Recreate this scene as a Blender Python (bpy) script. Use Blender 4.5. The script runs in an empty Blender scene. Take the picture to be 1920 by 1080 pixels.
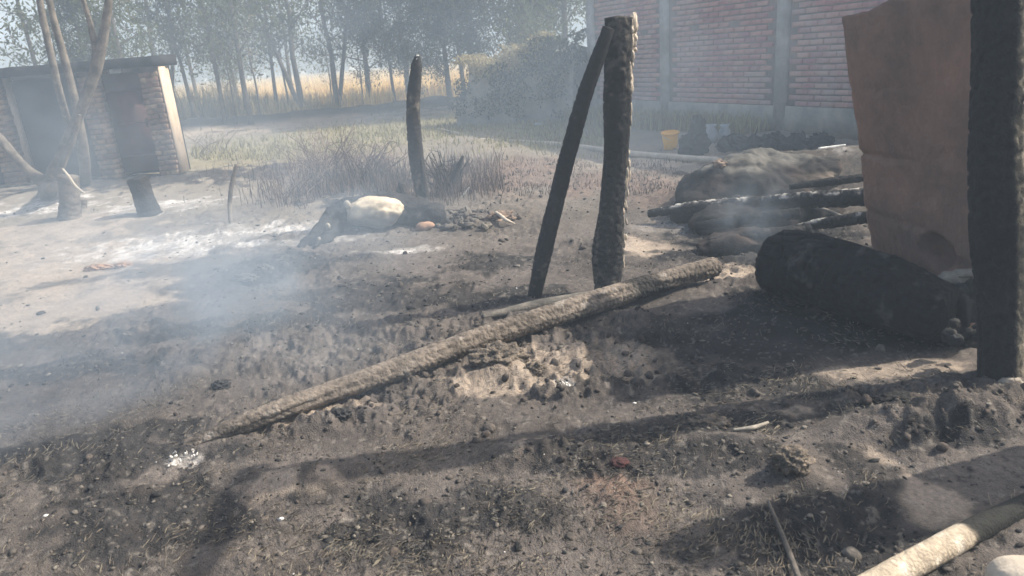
import bpy, math, random
import numpy as np
from mathutils import Vector, Matrix
random.seed(7)
RS = np.random.RandomState(11)
R_ = math.radians
sc = bpy.context.scene

# ------------------------------------------------------------------ camera, sky, sun, exposure
H = 1.6
FPX = 1350.0
PITCH, ROLL = R_(18.2), R_(4.5)
F3 = np.array([0, math.cos(PITCH), -math.sin(PITCH)])
r0 = np.array([1.0, 0, 0]); u0 = np.array([0, math.sin(PITCH), math.cos(PITCH)])
R3 = math.cos(ROLL)*r0 - math.sin(ROLL)*u0
U3 = math.sin(ROLL)*r0 + math.cos(ROLL)*u0
cam_d = bpy.data.cameras.new('camera'); cam = bpy.data.objects.new('camera', cam_d)
sc.collection.objects.link(cam)
cam.matrix_world = Matrix(((R3[0], U3[0], -F3[0], 0), (R3[1], U3[1], -F3[1], 0), (R3[2], U3[2], -F3[2], H), (0, 0, 0, 1)))
cam_d.lens = 36.0*FPX/1920; cam_d.sensor_width = 36; cam_d.clip_start = .05; cam_d.clip_end = 3000
cam_d.dof.use_dof = True; cam_d.dof.focus_distance = 7.5; cam_d.dof.aperture_fstop = 4.5
sc.camera = cam

SUN_EL, SUN_AZ = R_(43), R_(10)          # azimuth from +X towards +Y (the sun stands to the right and a little beyond)
sdir = Vector((math.cos(SUN_EL)*math.cos(SUN_AZ), math.cos(SUN_EL)*math.sin(SUN_AZ), math.sin(SUN_EL)))
sun_d = bpy.data.lights.new('sun', 'SUN'); sun_d.energy = 5.0; sun_d.angle = R_(.53); sun_d.color = (1, .91, .78)
sun = bpy.data.objects.new('sun', sun_d); sc.collection.objects.link(sun)
sun.rotation_euler = sdir.to_track_quat('Z', 'Y').to_euler()
w = bpy.data.worlds.new('World'); sc.world = w; w.use_nodes = True
nt = w.node_tree; bg = nt.nodes['Background']
sky = nt.nodes.new('ShaderNodeTexSky'); sky.sky_type = 'NISHITA'; sky.sun_disc = False
sky.sun_elevation = SUN_EL; sky.sun_rotation = R_(90) - SUN_AZ
sky.air_density = 1.2; sky.dust_density = 6.0
nt.links.new(sky.outputs[0], bg.inputs[0]); bg.inputs[1].default_value = .11
sc.view_settings.view_transform = 'Standard'; sc.view_settings.look = 'None'
sc.view_settings.gamma = 1; sc.view_settings.use_curve_mapping = False
sc.view_settings.exposure = 0.75
sc.render.engine = 'CYCLES'
sc.cycles.max_bounces = 6; sc.cycles.volume_bounces = 1; sc.cycles.transparent_max_bounces = 8
sc.cycles.volume_step_rate = 4.0; sc.cycles.volume_max_steps = 64
sc.cycles.use_denoising = True

def ray(px, py): return FPX*F3 + (px-960)*R3 - (py-540)*U3
def gz(px, py, z=0.0):
    d = ray(px, py); t = (z-H)/d[2]; return np.array([d[0]*t, d[1]*t, z])
def aty(px, py, Y):
    d = ray(px, py); t = Y/d[1]; return np.array([d[0]*t, Y, H+d[2]*t])

# ------------------------------------------------------------------ numpy noise
def _h(ix, iy, iz, seed):
    n = (ix.astype(np.int64)*374761393 + iy.astype(np.int64)*668265263 + iz.astype(np.int64)*2147483647 + seed*974711) & 0xffffffff
    n = ((n ^ (n >> 13))*1274126177) & 0xffffffff
    n = ((n ^ (n >> 16))*2246822519) & 0xffffffff
    return ((n ^ (n >> 15)) & 0xffffff)/float(0xffffff)
def noise2(x, y, seed=0):
    ix = np.floor(x); iy = np.floor(y); fx = x-ix; fy = y-iy
    z = np.zeros_like(ix)
    fx = fx*fx*fx*(fx*(fx*6-15)+10); fy = fy*fy*fy*(fy*(fy*6-15)+10)
    a = _h(ix, iy, z, seed); b = _h(ix+1, iy, z, seed); c = _h(ix, iy+1, z, seed); d = _h(ix+1, iy+1, z, seed)
    return (a+(b-a)*fx+(c-a)*fy+(a-b-c+d)*fx*fy)*2-1
def fbm2(x, y, o=4, seed=0, g=.5):
    s = 0; a = 1; t = 0
    for k in range(o):
        c, sn = math.cos(k*1.1), math.sin(k*1.1)
        s = s + a*noise2((x*c-y*sn)*2**k+17.3*k, (x*sn+y*c)*2**k-9.1*k, seed+k); t += a; a *= g
    return s/t
def noise3(p, seed=0):
    i = np.floor(p); f = p-i; f = f*f*(3-2*f)
    r = 0
    for dx in (0, 1):
        for dy in (0, 1):
            for dz in (0, 1):
                wgt = (f[:, 0] if dx else 1-f[:, 0])*(f[:, 1] if dy else 1-f[:, 1])*(f[:, 2] if dz else 1-f[:, 2])
                r = r + wgt*_h(i[:, 0]+dx, i[:, 1]+dy, i[:, 2]+dz, seed)
    return r*2-1
def fbm3(p, o=3, seed=0):
    s = 0; a = 1; t = 0
    for k in range(o):
        s = s + a*noise3(p*2**k+5.2*k, seed+k); t += a; a *= .5
    return s/t
def worley(x, y, seed=0, wrapx=None):
    ix = np.floor(x); iy = np.floor(y)
    d1 = np.full(x.shape, 9.0); d2 = np.full(x.shape, 9.0)
    for dx in (-1, 0, 1):
        for dy in (-1, 0, 1):
            cx = ix+dx; cy = iy+dy; hx = np.mod(cx, wrapx) if wrapx else cx
            z = np.zeros_like(cx)
            px = cx+.15+.7*_h(hx, cy, z, seed); py = cy+.15+.7*_h(hx, cy, z+1, seed)
            d = np.hypot(px-x, py-y)
            d2 = np.minimum(np.maximum(d1, d), d2); d1 = np.minimum(d1, d)
    return d1, d2
def sstep(a, b, x):
    t = np.clip((x-a)/(b-a), 0, 1); return t*t*(3-2*t)

# ------------------------------------------------------------------ materials
def mat(name, c1, c2=None, scale=6.0, rough=.9, bump=.3, bscale=40.0, island=0.0, detail=6, bdist=.01, spec=.2, c3=None, attr=None, trans=0, stain=None):
    m = bpy.data.materials.new(name); m.use_nodes = True; t = m.node_tree; n = t.nodes; L = t.links
    b = n['Principled BSDF']; b.inputs['Roughness'].default_value = rough
    b.inputs['Specular IOR Level'].default_value = spec
    tc = n.new('ShaderNodeTexCoord')
    nz = n.new('ShaderNodeTexNoise'); nz.inputs['Scale'].default_value = scale; nz.inputs['Detail'].default_value = detail
    nz.inputs['Roughness'].default_value = .65
    L.new(tc.outputs['Object'], nz.inputs['Vector'])
    cr = n.new('ShaderNodeValToRGB'); e = cr.color_ramp.elements
    c2 = c2 or tuple(x*.6 for x in c1)
    e[0].position = .36; e[0].color = (*c2, 1); e[1].position = .66; e[1].color = (*c1, 1)
    if c3: q = e.new(.75); q.color = (*c3, 1)
    L.new(nz.outputs['Fac'], cr.inputs['Fac']); out = cr.outputs['Color']
    if attr:
        at = n.new('ShaderNodeAttribute'); at.attribute_name = attr
        mx = n.new('ShaderNodeMix'); mx.data_type = 'RGBA'; mx.blend_type = 'MULTIPLY'; mx.inputs[0].default_value = 1
        L.new(at.outputs['Color'], mx.inputs[6]); L.new(out, mx.inputs[7]); out = mx.outputs[2]
    if island:
        g = n.new('ShaderNodeNewGeometry'); oi = n.new('ShaderNodeObjectInfo')
        ad = n.new('ShaderNodeMath'); ad.operation = 'ADD'; L.new(g.outputs['Random Per Island'], ad.inputs[0]); L.new(oi.outputs['Random'], ad.inputs[1])
        fr = n.new('ShaderNodeMath'); fr.operation = 'FRACT'; L.new(ad.outputs[0], fr.inputs[0])
        mr = n.new('ShaderNodeMapRange'); mr.inputs['To Min'].default_value = 1-island; mr.inputs['To Max'].default_value = 1+island
        L.new(fr.outputs[0], mr.inputs['Value'])
        hs = n.new('ShaderNodeHueSaturation'); L.new(mr.outputs[0], hs.inputs['Value']); L.new(out, hs.inputs['Color'])
        f2 = n.new('ShaderNodeMath'); f2.operation = 'MULTIPLY_ADD'; f2.inputs[1].default_value = .04; f2.inputs[2].default_value = .48
        L.new(fr.outputs[0], f2.inputs[0]); L.new(f2.outputs[0], hs.inputs['Hue']); out = hs.outputs['Color']
    if stain:
        gp = n.new('ShaderNodeNewGeometry'); sn = n.new('ShaderNodeTexNoise'); sn.inputs['Scale'].default_value = stain[1]; sn.inputs['Detail'].default_value = 6; sn.inputs['Roughness'].default_value = .7
        L.new(gp.outputs['Position'], sn.inputs['Vector']); sr = n.new('ShaderNodeMapRange'); sr.inputs['From Min'].default_value = .42; sr.inputs['From Max'].default_value = .68; sr.inputs['To Max'].default_value = stain[2]
        L.new(sn.outputs['Fac'], sr.inputs['Value']); sx = n.new('ShaderNodeMix'); sx.data_type = 'RGBA'; L.new(sr.outputs[0], sx.inputs[0]); L.new(out, sx.inputs[6]); sx.inputs[7].default_value = (*stain[0], 1); out = sx.outputs[2]
    L.new(out, b.inputs['Base Color'])
    if bump:
        bn = n.new('ShaderNodeTexNoise'); bn.inputs['Scale'].default_value = bscale; bn.inputs['Detail'].default_value = 5
        L.new(tc.outputs['Object'], bn.inputs['Vector'])
        bp = n.new('ShaderNodeBump'); bp.inputs['Strength'].default_value = bump; bp.inputs['Distance'].default_value = bdist
        L.new(bn.outputs['Fac'], bp.inputs['Height']); L.new(bp.outputs[0], b.inputs['Normal'])
    if trans:
        tr = n.new('ShaderNodeBsdfTranslucent'); L.new(out, tr.inputs['Color'])
        ms = n.new('ShaderNodeMixShader'); ms.inputs[0].default_value = trans
        L.new(b.outputs[0], ms.inputs[1]); L.new(tr.outputs[0], ms.inputs[2]); L.new(ms.outputs[0], n['Material Output'].inputs['Surface'])
    return m
M = {}
M['ground'] = mat('burnt_earth', (1.15, 1.12, 1.08), (.72, .72, .74), 55, .97, .9, 160, bdist=.012, attr='Col', spec=.1)
M['char'] = mat('charred_wood', (.045, .043, .042), (.018, .018, .019), 9, .8, .9, 60, bdist=.02, spec=.3)
M['charlog'] = mat('ash_greyed_char', (1.1, 1.08, 1.03), (.7, .68, .66), 30, .9, .8, 90, attr='Col', bdist=.01, spec=.15)
M['carcass'] = mat('charred_hide', (.035, .034, .034), (.016, .016, .018), 7, .75, .8, 30, bdist=.02, spec=.25)
M['brick'] = mat('red_brick', (.46, .22, .21), (.36, .17, .16), 14, .92, .5, 60, island=.17, c3=(.46, .32, .28), stain=((.45, .41, .38), .9, .75))
M['oldbrick'] = mat('sooty_brick', (.40, .26, .18), (.22, .15, .11), 9, .95, .6, 50, island=.3, stain=((.08, .07, .065), 2.5, .7))
M['mortar'] = mat('grey_mortar', (.31, .25, .23), (.20, .17, .16), 3, .95, .5, 40, stain=((.14, .12, .11), 1.3, .6))
M['conc'] = mat('pale_concrete', (.50, .48, .45), (.33, .31, .30), 3, .9, .3, 40, stain=((.22, .20, .18), 1.6, .6))
M['plinth'] = mat('mud_plaster', (.36, .33, .28), (.20, .20, .18), 2.5, .95, .6, 30)
M['plaster'] = mat('lime_plaster', (.62, .52, .40), (.45, .36, .27), 4, .9, .3, 40)
M['mud'] = mat('brown_mud_daub', (.31, .19, .145), (.20, .135, .108), 3.0, .95, .7, 22, c3=(.40, .27, .20), stain=((.10, .085, .08), 1.7, .5), bdist=.02)
M['door'] = mat('rusty_door', (.16, .09, .085), (.10, .065, .065), 4, .7, .2, 30)
M['dark'] = mat('soot_black', (.03, .03, .032), (.018, .018, .02), 5, .95, .3, 30)
M['bark'] = mat('pale_bark', (.22, .19, .16), (.09, .08, .07), 8, .95, .8, 40)
M['barkfar'] = mat('grey_bark', (.17, .15, .13), (.09, .08, .07), 5, .95, .4, 20)
M['twig'] = mat('scorched_twig', (.30, .25, .22), (.14, .11, .10), 8, .9, 0, island=.35)
M['palewood'] = mat('bare_pale_wood', (.60, .53, .44), (.42, .36, .29), 7, .8, .5, 50, c3=(.78, .72, .64))
M['leaf'] = mat('olive_leaf', (.12, .125, .045), (.065, .075, .03), 1.2, .6, 0, island=.45, trans=.45)
M['leafdark'] = mat('dark_leaf', (.062, .078, .032), (.03, .042, .02), 1.0, .6, 0, island=.45, trans=.3)
M['leafdry'] = mat('dry_leaf', (.42, .35, .21), (.24, .21, .12), 1.5, .8, 0, island=.35, trans=.3)
M['crop'] = mat('ripe_crop', (.78, .60, .31), (.62, .47, .25), .3, .8, 0, island=.25, trans=.2)
M['grass'] = mat('dry_grass', (.33, .28, .15), (.22, .21, .11), .8, .8, 0, island=.4, trans=.25)
M['stubble'] = mat('scorched_stubble', (.17, .125, .105), (.08, .065, .06), 1.5, .9, 0, island=.5)
M['straw'] = mat('grey_straw', (.24, .205, .16), (.10, .09, .078), 2, .9, 0, island=.5)
M['clod'] = mat('ash_clod', (.17, .15, .13), (.07, .065, .06), 12, .97, .6, 70, island=.45)
M['coal'] = mat('charcoal', (.045, .045, .046), (.02, .02, .021), 12, .85, .6, 70, island=.4)
M['ash'] = mat('white_ash', (.80, .78, .75), (.55, .53, .50), 20, .95, .6, 70, island=.15)
M['stone'] = mat('pale_stone', (.40, .36, .30), (.24, .22, .19), 9, .92, .6, 40)
M['belly'] = mat('pale_hide', (.9, .9, .9), (.62, .62, .64), 9, .8, .4, 25, attr='Col')
M['yellow'] = mat('yellow_plastic', (.90, .48, .03), (.80, .40, .03), 5, .45, 0, spec=.5)
M['tin'] = mat('dull_tin', (.42, .46, .5), (.24, .27, .3), 8, .5, .2, 30, spec=.5)
M['tan'] = mat('burnt_tan_clay', (.50, .30, .19), (.26, .17, .12), 8, .9, .4, 40)
M['scrapmix'] = mat('scorched_tan_scrap', (.36, .26, .19), (.07, .06, .055), 16, .95, .7, 50, c3=(.55, .42, .30))
M['crust'] = mat('grey_ash_crust', (.15, .148, .135), (.06, .058, .055), 7, .97, .8, 50, bdist=.02)
M['mudclod'] = mat('dark_mud_clod', (.12, .10, .088), (.05, .045, .042), 30, .97, .7, 70, island=.4)
M['dung'] = mat('tan_brown_clod', (.24, .20, .16), (.08, .07, .06), 16, .97, .8, 80, bdist=.02)
M['red'] = mat('scorched_red_cloth', (.10, .04, .04), (.04, .025, .025), 12, .9, .4, 60)

# ------------------------------------------------------------------ object helpers
def link(o): sc.collection.objects.link(o); return o
def mesh_np(name, V, faces=None, tris=None, quads=None, smooth=True):
    me = bpy.data.meshes.new(name)
    if faces is not None:
        me.from_pydata([tuple(v) for v in np.asarray(V)], [], faces)
    else:
        fl = []; k = []
        if quads is not None and len(quads): fl.append(np.asarray(quads).ravel()); k += [4]*len(quads)
        if tris is not None and len(tris): fl.append(np.asarray(tris).ravel()); k += [3]*len(tris)
        idx = np.concatenate(fl).astype(np.int32); k = np.array(k, np.int32)
        me.vertices.add(len(V)); me.vertices.foreach_set('co', np.asarray(V, np.float32).ravel())
        me.loops.add(len(idx)); me.loops.foreach_set('vertex_index', idx)
        me.polygons.add(len(k)); me.polygons.foreach_set('loop_start', np.concatenate([[0], np.cumsum(k)[:-1]]).astype(np.int32))
        me.update(calc_edges=True); me.validate()
    if smooth: me.polygons.foreach_set('use_smooth', np.ones(len(me.polygons), bool))
    return me
class MB:
    def __init__(s): s.V = []; s.Q = []; s.T = []; s.n = 0; s.C = []
    def add(s, V, quads=(), tris=(), col=None):
        V = np.asarray(V, float)
        if len(quads): s.Q.append(np.asarray(quads, int)+s.n)
        if len(tris): s.T.append(np.asarray(tris, int)+s.n)
        s.V.append(V); s.n += len(V)
        s.C.append(np.ones((len(V), 3)) if col is None else np.asarray(col)); return s
    def build(s, name, m, parent=None, base=(0, 0, 0), smooth=True, shift=True):
        V = np.concatenate(s.V); b = np.asarray(base, float)
        if shift: V = V-b
        me = mesh_np(name, V, quads=np.concatenate(s.Q) if s.Q else None, tris=np.concatenate(s.T) if s.T else None, smooth=smooth)
        C = np.concatenate(s.C); a = me.color_attributes.new('Col', 'FLOAT_COLOR', 'POINT')
        a.data.foreach_set('color', np.concatenate([C, np.ones((len(C), 1))], 1).astype(np.float32).ravel())
        me.materials.append(M[m] if isinstance(m, str) else m)
        o = link(bpy.data.objects.new(name, me))
        if parent: o.parent = parent
        else: o.location = tuple(b)
        return o
def tag(o, label=None, cat=None, group=None, kind=None):
    if label: o['label'] = label
    if cat: o['category'] = cat
    if group: o['group'] = group
    if kind: o['kind'] = kind
    return o
def empty(name, loc, label, cat, group=None):
    o = link(bpy.data.objects.new(name, None)); o.location = tuple(loc); o.empty_display_size = .1
    return tag(o, label, cat, group)

def smooth_path(P, R, n):
    P = np.asarray(P, float); R = np.asarray(R, float)
    d = np.concatenate([[0], np.cumsum(np.linalg.norm(np.diff(P, axis=0), axis=1))]); t = np.linspace(0, d[-1], n)
    Q = np.stack([np.interp(t, d, P[:, k]) for k in range(3)], 1); r = np.interp(t, d, R)
    k = max(1, n//(len(P)*3))
    if len(P) > 2 and k > 1:
        for _ in range(2):
            pad = np.pad(Q, ((k, k), (0, 0)), 'reflect', reflect_type='odd'); c = np.cumsum(np.vstack([np.zeros(3), pad]), 0)
            S = (c[2*k+1:]-c[:-2*k-1])/(2*k+1); Q = S
    return Q, r, t
def tube(mb, P, R, segs=8, rings=None, disp=None, caps=True, flat=1.0, colf=None, seed=0):
    """swept tube; disp(u metres, theta, seed)->relative radius offset"""
    rings = rings or len(P)
    Q, r, t = smooth_path(P, R, rings)
    T = np.gradient(Q, axis=0); T /= np.linalg.norm(T, axis=1)[:, None]+1e-9
    a = np.cross(T[0], [0, 0, 1.0]);
    if np.linalg.norm(a) < .2: a = np.cross(T[0], [1.0, 0, 0])
    a /= np.linalg.norm(a); A = [a]
    for k in range(1, rings):
        a = A[-1]-T[k]*np.dot(A[-1], T[k]); A.append(a/np.linalg.norm(a))
    A = np.array(A); B = np.cross(T, A)
    th = np.linspace(0, 2*math.pi, segs, endpoint=False)
    TH, TT = np.meshgrid(th, t)
    rr = np.repeat(r[:, None], segs, 1)
    if disp is not None: rr = rr*(1+disp(TT, TH, seed))
    V = Q[:, None]+(A[:, None]*np.cos(TH)[..., None]+B[:, None]*np.sin(TH)[..., None]*flat)*rr[..., None]
    V = V.reshape(-1, 3)
    i = np.arange(rings-1)[:, None]*segs; j = np.arange(segs)[None]; j2 = (j+1) % segs
    quads = np.stack([i+j, i+j2, i+segs+j2, i+segs+j], -1).reshape(-1, 4)
    tris = []
    if caps:
        V = np.vstack([V, Q[0]-T[0]*r[0]*.15, Q[-1]+T[-1]*r[-1]*.15]); n0 = rings*segs
        for k in range(segs):
            tris.append((n0, (k+1) % segs, k)); b = (rings-1)*segs; tris.append((n0+1, b+k, b+(k+1) % segs))
    col = None
    if colf is not None: col = colf(V, TT, TH)
    mb.add(V, quads, tris, col)
    return V
def rough_disp(amp=.12, f=6):
    def d(u, th, s):
        p = np.stack([np.cos(th)*1.2, np.sin(th)*1.2, u*f], -1).reshape(-1, 3)
        return (amp*fbm3(p+s*3.7, 3, s)).reshape(u.shape)
    return d
def gator_disp(amp=.1, lump=.12, f=5, cu=22, ct=9):
    """checked, cracked surface of burnt wood: cells pushed out, grooves between"""
    def d(u, th, s):
        x = th/(2*math.pi)*ct; y = u*cu+.9*noise2(x*.7, u*cu*.2, s)+.5*noise2(x*1.7, u*cu*.5, s+1)
        d1, d2 = worley(x, y, s, wrapx=ct)
        g = sstep(0, .28, d2-d1)
        p = np.stack([np.cos(th)*1.1, np.sin(th)*1.1, u*f], -1).reshape(-1, 3)
        return (amp*(g-.7)+lump*fbm3(p+s*3.7, 3, s).reshape(u.shape))
    return d
_ico = None
def ico():
    global _ico
    if _ico is None:
        t = (1+5**.5)/2
        V = np.array([(-1, t, 0), (1, t, 0), (-1, -t, 0), (1, -t, 0), (0, -1, t), (0, 1, t), (0, -1, -t), (0, 1, -t), (t, 0, -1), (t, 0, 1), (-t, 0, -1), (-t, 0, 1)], float)
        V /= np.linalg.norm(V[0])
        Fc = np.array([(0, 11, 5), (0, 5, 1), (0, 1, 7), (0, 7, 10), (0, 10, 11), (1, 5, 9), (5, 11, 4), (11, 10, 2), (10, 7, 6), (7, 1, 8), (3, 9, 4), (3, 4, 2), (3, 2, 6), (3, 6, 8), (3, 8, 9), (4, 9, 5), (2, 4, 11), (6, 2, 10), (8, 6, 7), (9, 8, 1)])
        _ico = (V, Fc)
    return _ico
def ico_sub(n):
    V, Fc = ico()
    for _ in range(n):
        V = list(map(tuple, V)); mid = {}; NF = []
        def m(a, b):
            k = (min(a, b), max(a, b))
            if k not in mid:
                v = (np.array(V[a])+np.array(V[b])); v /= np.linalg.norm(v); V.append(tuple(v)); mid[k] = len(V)-1
            return mid[k]
        for a, b, c in Fc:
            x, y, z = m(a, b), m(b, c), m(c, a); NF += [(a, x, z), (b, y, x), (c, z, y), (x, y, z)]
        V = np.array(V); Fc = np.array(NF)
    return V, Fc
def lump_mb(mb, c, r, sub=3, amp=.3, f=1.6, seed=0, rot=0, tumble=False):
    V, Fc = ico_sub(sub)
    d = 1+amp*fbm3(V*f+seed*7.3, 4, seed)
    V = V*d[:, None]*np.asarray(r)
    if tumble: V = V @ rand_rot(1, np.random.RandomState(seed+99))[0]
    cr, s = math.cos(rot), math.sin(rot); V = V @ np.array([[cr, s, 0], [-s, cr, 0], [0, 0, 1]])
    mb.add(V+np.asarray(c), tris=Fc)
def rand_rot(n, rs):
    q = rs.normal(size=(n, 4)); q /= np.linalg.norm(q, axis=1)[:, None]; w_, x, y, z = q.T
    return np.stack([np.stack([1-2*(y*y+z*z), 2*(x*y-z*w_), 2*(x*z+y*w_)], -1), np.stack([2*(x*y+z*w_), 1-2*(x*x+z*z), 2*(y*z-x*w_)], -1), np.stack([2*(x*z-y*w_), 2*(y*z+x*w_), 1-2*(x*x+y*y)], -1)], 1)
def quads_cloud(mb, P, a, b, rs, droop=0.0):
    """leaf-sized quads at P, half sizes a (long) and b"""
    n = len(P); Rm = rand_rot(n, rs)
    u = Rm[:, :, 0]; v = Rm[:, :, 1]
    u = u*1.0; u[:, 2] -= droop; u /= np.linalg.norm(u, axis=1)[:, None]
    a = np.broadcast_to(a, n)[:, None]; b = np.broadcast_to(b, n)[:, None]
    V = np.stack([P-u*a, P+v*b, P+u*a, P-v*b], 1).reshape(-1, 3)
    mb.add(V, np.arange(4*n).reshape(-1, 4))
def blades(mb, P, h, wd, rs, lean=.35, bend=.4):
    """upright grass blades: 2 segments"""
    n = len(P); az = rs.uniform(0, 6.283, n); ln = rs.uniform(0, lean, n); d = np.stack([np.cos(az), np.sin(az), np.zeros(n)], 1)
    s = rs.uniform(0, 6.283, n); sd = np.stack([np.cos(s), np.sin(s), np.zeros(n)], 1)*np.broadcast_to(wd, n)[:, None]/2
    h = np.broadcast_to(h, n)[:, None]; up = np.array([0, 0, 1.0])
    m = P+up*h*.55+d*h*ln[:, None]*.5; t = P+up*h+d*h*(ln[:, None]*(1+bend))
    V = np.stack([P-sd, P+sd, m-sd*.8, m+sd*.8, t], 1).reshape(-1, 3); k = np.arange(n)*5
    mb.add(V, np.stack([k, k+1, k+3, k+2], 1), np.stack([k+2, k+3, k+4], 1))

# ------------------------------------------------------------------ ground
def E(px, py, hw, hh):
    """ellipse on the ground from a centre and extents: cx, cy, ax, ay"""
    c = gz(px, py); x = abs(gz(px+hw, py)[0]-c[0]); y = abs(gz(px, py-hh)[1]-gz(px, py+hh)[1])/2
    return c[0], c[1], x, y
def blob(x, y, e, ns=1.0, seed=3, soft=.5, warp=.6):
    cx, cy, ax, ay = e
    d = np.hypot((x-cx)/ax, (y-cy)/ay)
    return 1-sstep(1-soft, 1+soft, d+warp*fbm2(x/ns*2, y/ns*2, 3, seed))
HEAP = gz(1470, 330, .2)
BUMPS = [ # x, y, sx, sy, h
    (2.9, 7.25, .85, .42, .30), (2.35, 7.2, .5, .35, .20), (3.9, 6.9, .9, .5, .42),
    (*gz(940, 700)[:2], .20, .12, .075), (*gz(1000, 850)[:2], .22, .09, .05), (*gz(1710, 800)[:2], .28, .10, .08),
    (*gz(1480, 880)[:2], .10, .12, .07), (*gz(1850, 800)[:2], .35, .14, .08), (*gz(1350, 830)[:2], .25, .1, .035), (*gz(1650, 990)[:2], .3, .12, -.05),
    (*gz(600, 900)[:2], .35, .1, .04), (*gz(930, 500)[:2], .35, .2, .05), (*gz(1280, 540)[:2], .5, .12, .03), (*gz(640, 800)[:2], .4, .07, .03),
    (-8.5, 11.2, 3.0, .7, .06), (-5.0, 9.3, 1.2, .4, .05), (-2.4, 8.7, 1.4, .5, .05)]
def hbase(x, y):
    h = .03*fbm2(x*.5, y*.5, 3, 5)*np.clip(y/3, .3, 4)*.6
    for cx, cy, sx, sy, a in BUMPS:
        h = h+a*np.exp(-((x-cx)/sx)**2-((y-cy)/sy)**2)
    # low bank behind the yard
    bx = np.array([-40, -9.5, -5, -1.4, .5, 3]); by = np.array([20.5, 23.0, 24.3, 24.8, 24.5, 24.5])
    yb = np.interp(x, bx, by)
    h = h+.38*np.exp(-((y-yb)/.55)**2)*(1-sstep(.5, 1.5, x))*sstep(-16, -9, x)*(.8+.3*fbm2(x*1.5, y, 3, 8))
    return h
def masks(x, y):
    m = {}
    n1 = fbm2(x*1.3, y*1.3, 5, 21); n2 = fbm2(x*4, y*4, 4, 31)
    tan = np.zeros_like(x)
    for a in [(60, 500, 260, 45), (60, 570, 210, 45), (215, 565, 95, 25), (90, 440, 140, 22), (1150, 680, 110, 35), (1745, 935, 55, 42), (1700, 690, 150, 16),
              (1500, 775, 60, 14), (1660, 885, 45, 60), (1220, 300, 130, 11), (520, 234, 300, 10), (980, 690, 110, 40), (1010, 850, 60, 35), (560, 915, 120, 28),
              (560, 780, 110, 18), (1330, 470, 60, 18), (1230, 460, 60, 25), (1360, 510, 90, 14)]:
        tan = np.maximum(tan, blob(x, y, E(*a), .5, 3, .45, .7)*(.75 if a[0] not in (1150, 1745, 215) else 1))
    ash = np.zeros_like(x)
    for a in [(330, 458, 150, 20), (510, 432, 120, 14), (590, 455, 60, 8), (240, 478, 70, 9), (320, 385, 80, 12), (60, 395, 90, 14), (1062, 722, 22, 13), (958, 656, 20, 8), (342, 862, 28, 8),
              (1580, 290, 60, 10), (750, 470, 70, 4), (1560, 350, 60, 14), (1250, 420, 60, 14)]:
        ash = np.maximum(ash, blob(x, y, E(*a), .25, 41, .5, .9)*(.95 if a[2] > 30 or a[1] > 600 else .9)*(.5 if a[0] > 1200 else 1))
    char = np.zeros_like(x)  # burnt earth, plus shade painted in at the lower right
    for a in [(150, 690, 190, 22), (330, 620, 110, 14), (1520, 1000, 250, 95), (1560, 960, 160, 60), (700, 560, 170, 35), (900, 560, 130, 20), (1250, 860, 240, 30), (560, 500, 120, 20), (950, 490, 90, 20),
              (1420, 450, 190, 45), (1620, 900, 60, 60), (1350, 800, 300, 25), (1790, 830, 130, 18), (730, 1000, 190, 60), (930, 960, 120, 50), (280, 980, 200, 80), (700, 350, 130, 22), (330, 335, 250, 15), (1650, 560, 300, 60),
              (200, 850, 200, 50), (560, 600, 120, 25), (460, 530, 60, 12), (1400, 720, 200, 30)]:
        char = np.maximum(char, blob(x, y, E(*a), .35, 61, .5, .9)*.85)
    green = np.zeros_like(x)
    for a in [(780, 240, 240, 24), (1000, 235, 130, 25), (1080, 262, 120, 14), (420, 290, 150, 22)]:
        green = np.maximum(green, blob(x, y, E(*a), 1.5, 71, .5, .6))
    redb = np.zeros_like(x)
    for a in [(940, 330, 150, 30), (1130, 340, 120, 25), (1150, 900, 70, 60), (620, 290, 120, 20), (1240,360,80,25)]:
        redb = np.maximum(redb, blob(x, y, E(*a), .8, 81, .5, .6))
    return tan, ash, char, green, redb, n1, n2
def gheight(x, y, rr=None, full=None):
    x = np.asarray(x, float); y = np.asarray(y, float)
    h = hbase(x, y)
    tan, ash, char, green, redb, n1, n2 = full if full is not None else masks(x, y)
    r = np.hypot(x, y)
    crumb = np.clip(.26+.5*char+.5*redb-.2*tan+1.5*sstep(-.1, .45, fbm2(x*1.1+9, y*1.5, 4, 171))*(.4+.6*sstep(6, 3.5, r)), .06, 1.7)
    near = 1-sstep(14, 26, r)
    a = fbm2(x*9, y*9, 3, 91); b = fbm2(x*26, y*26, 3, 101); c = 1-2*np.abs(fbm2(x*17, y*14, 3, 111))
    h = h+near*crumb*(.034*a+.014*b+.012*c)+.020*near*fbm2(x*3, y*3, 3, 121)
    h = h-near*.012*sstep(.3, .75, fbm2(x*6, y*6, 2, 131))*crumb
    return h
def gh(x, y): return float(gheight(np.array([x]), np.array([y]))[0])

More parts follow.
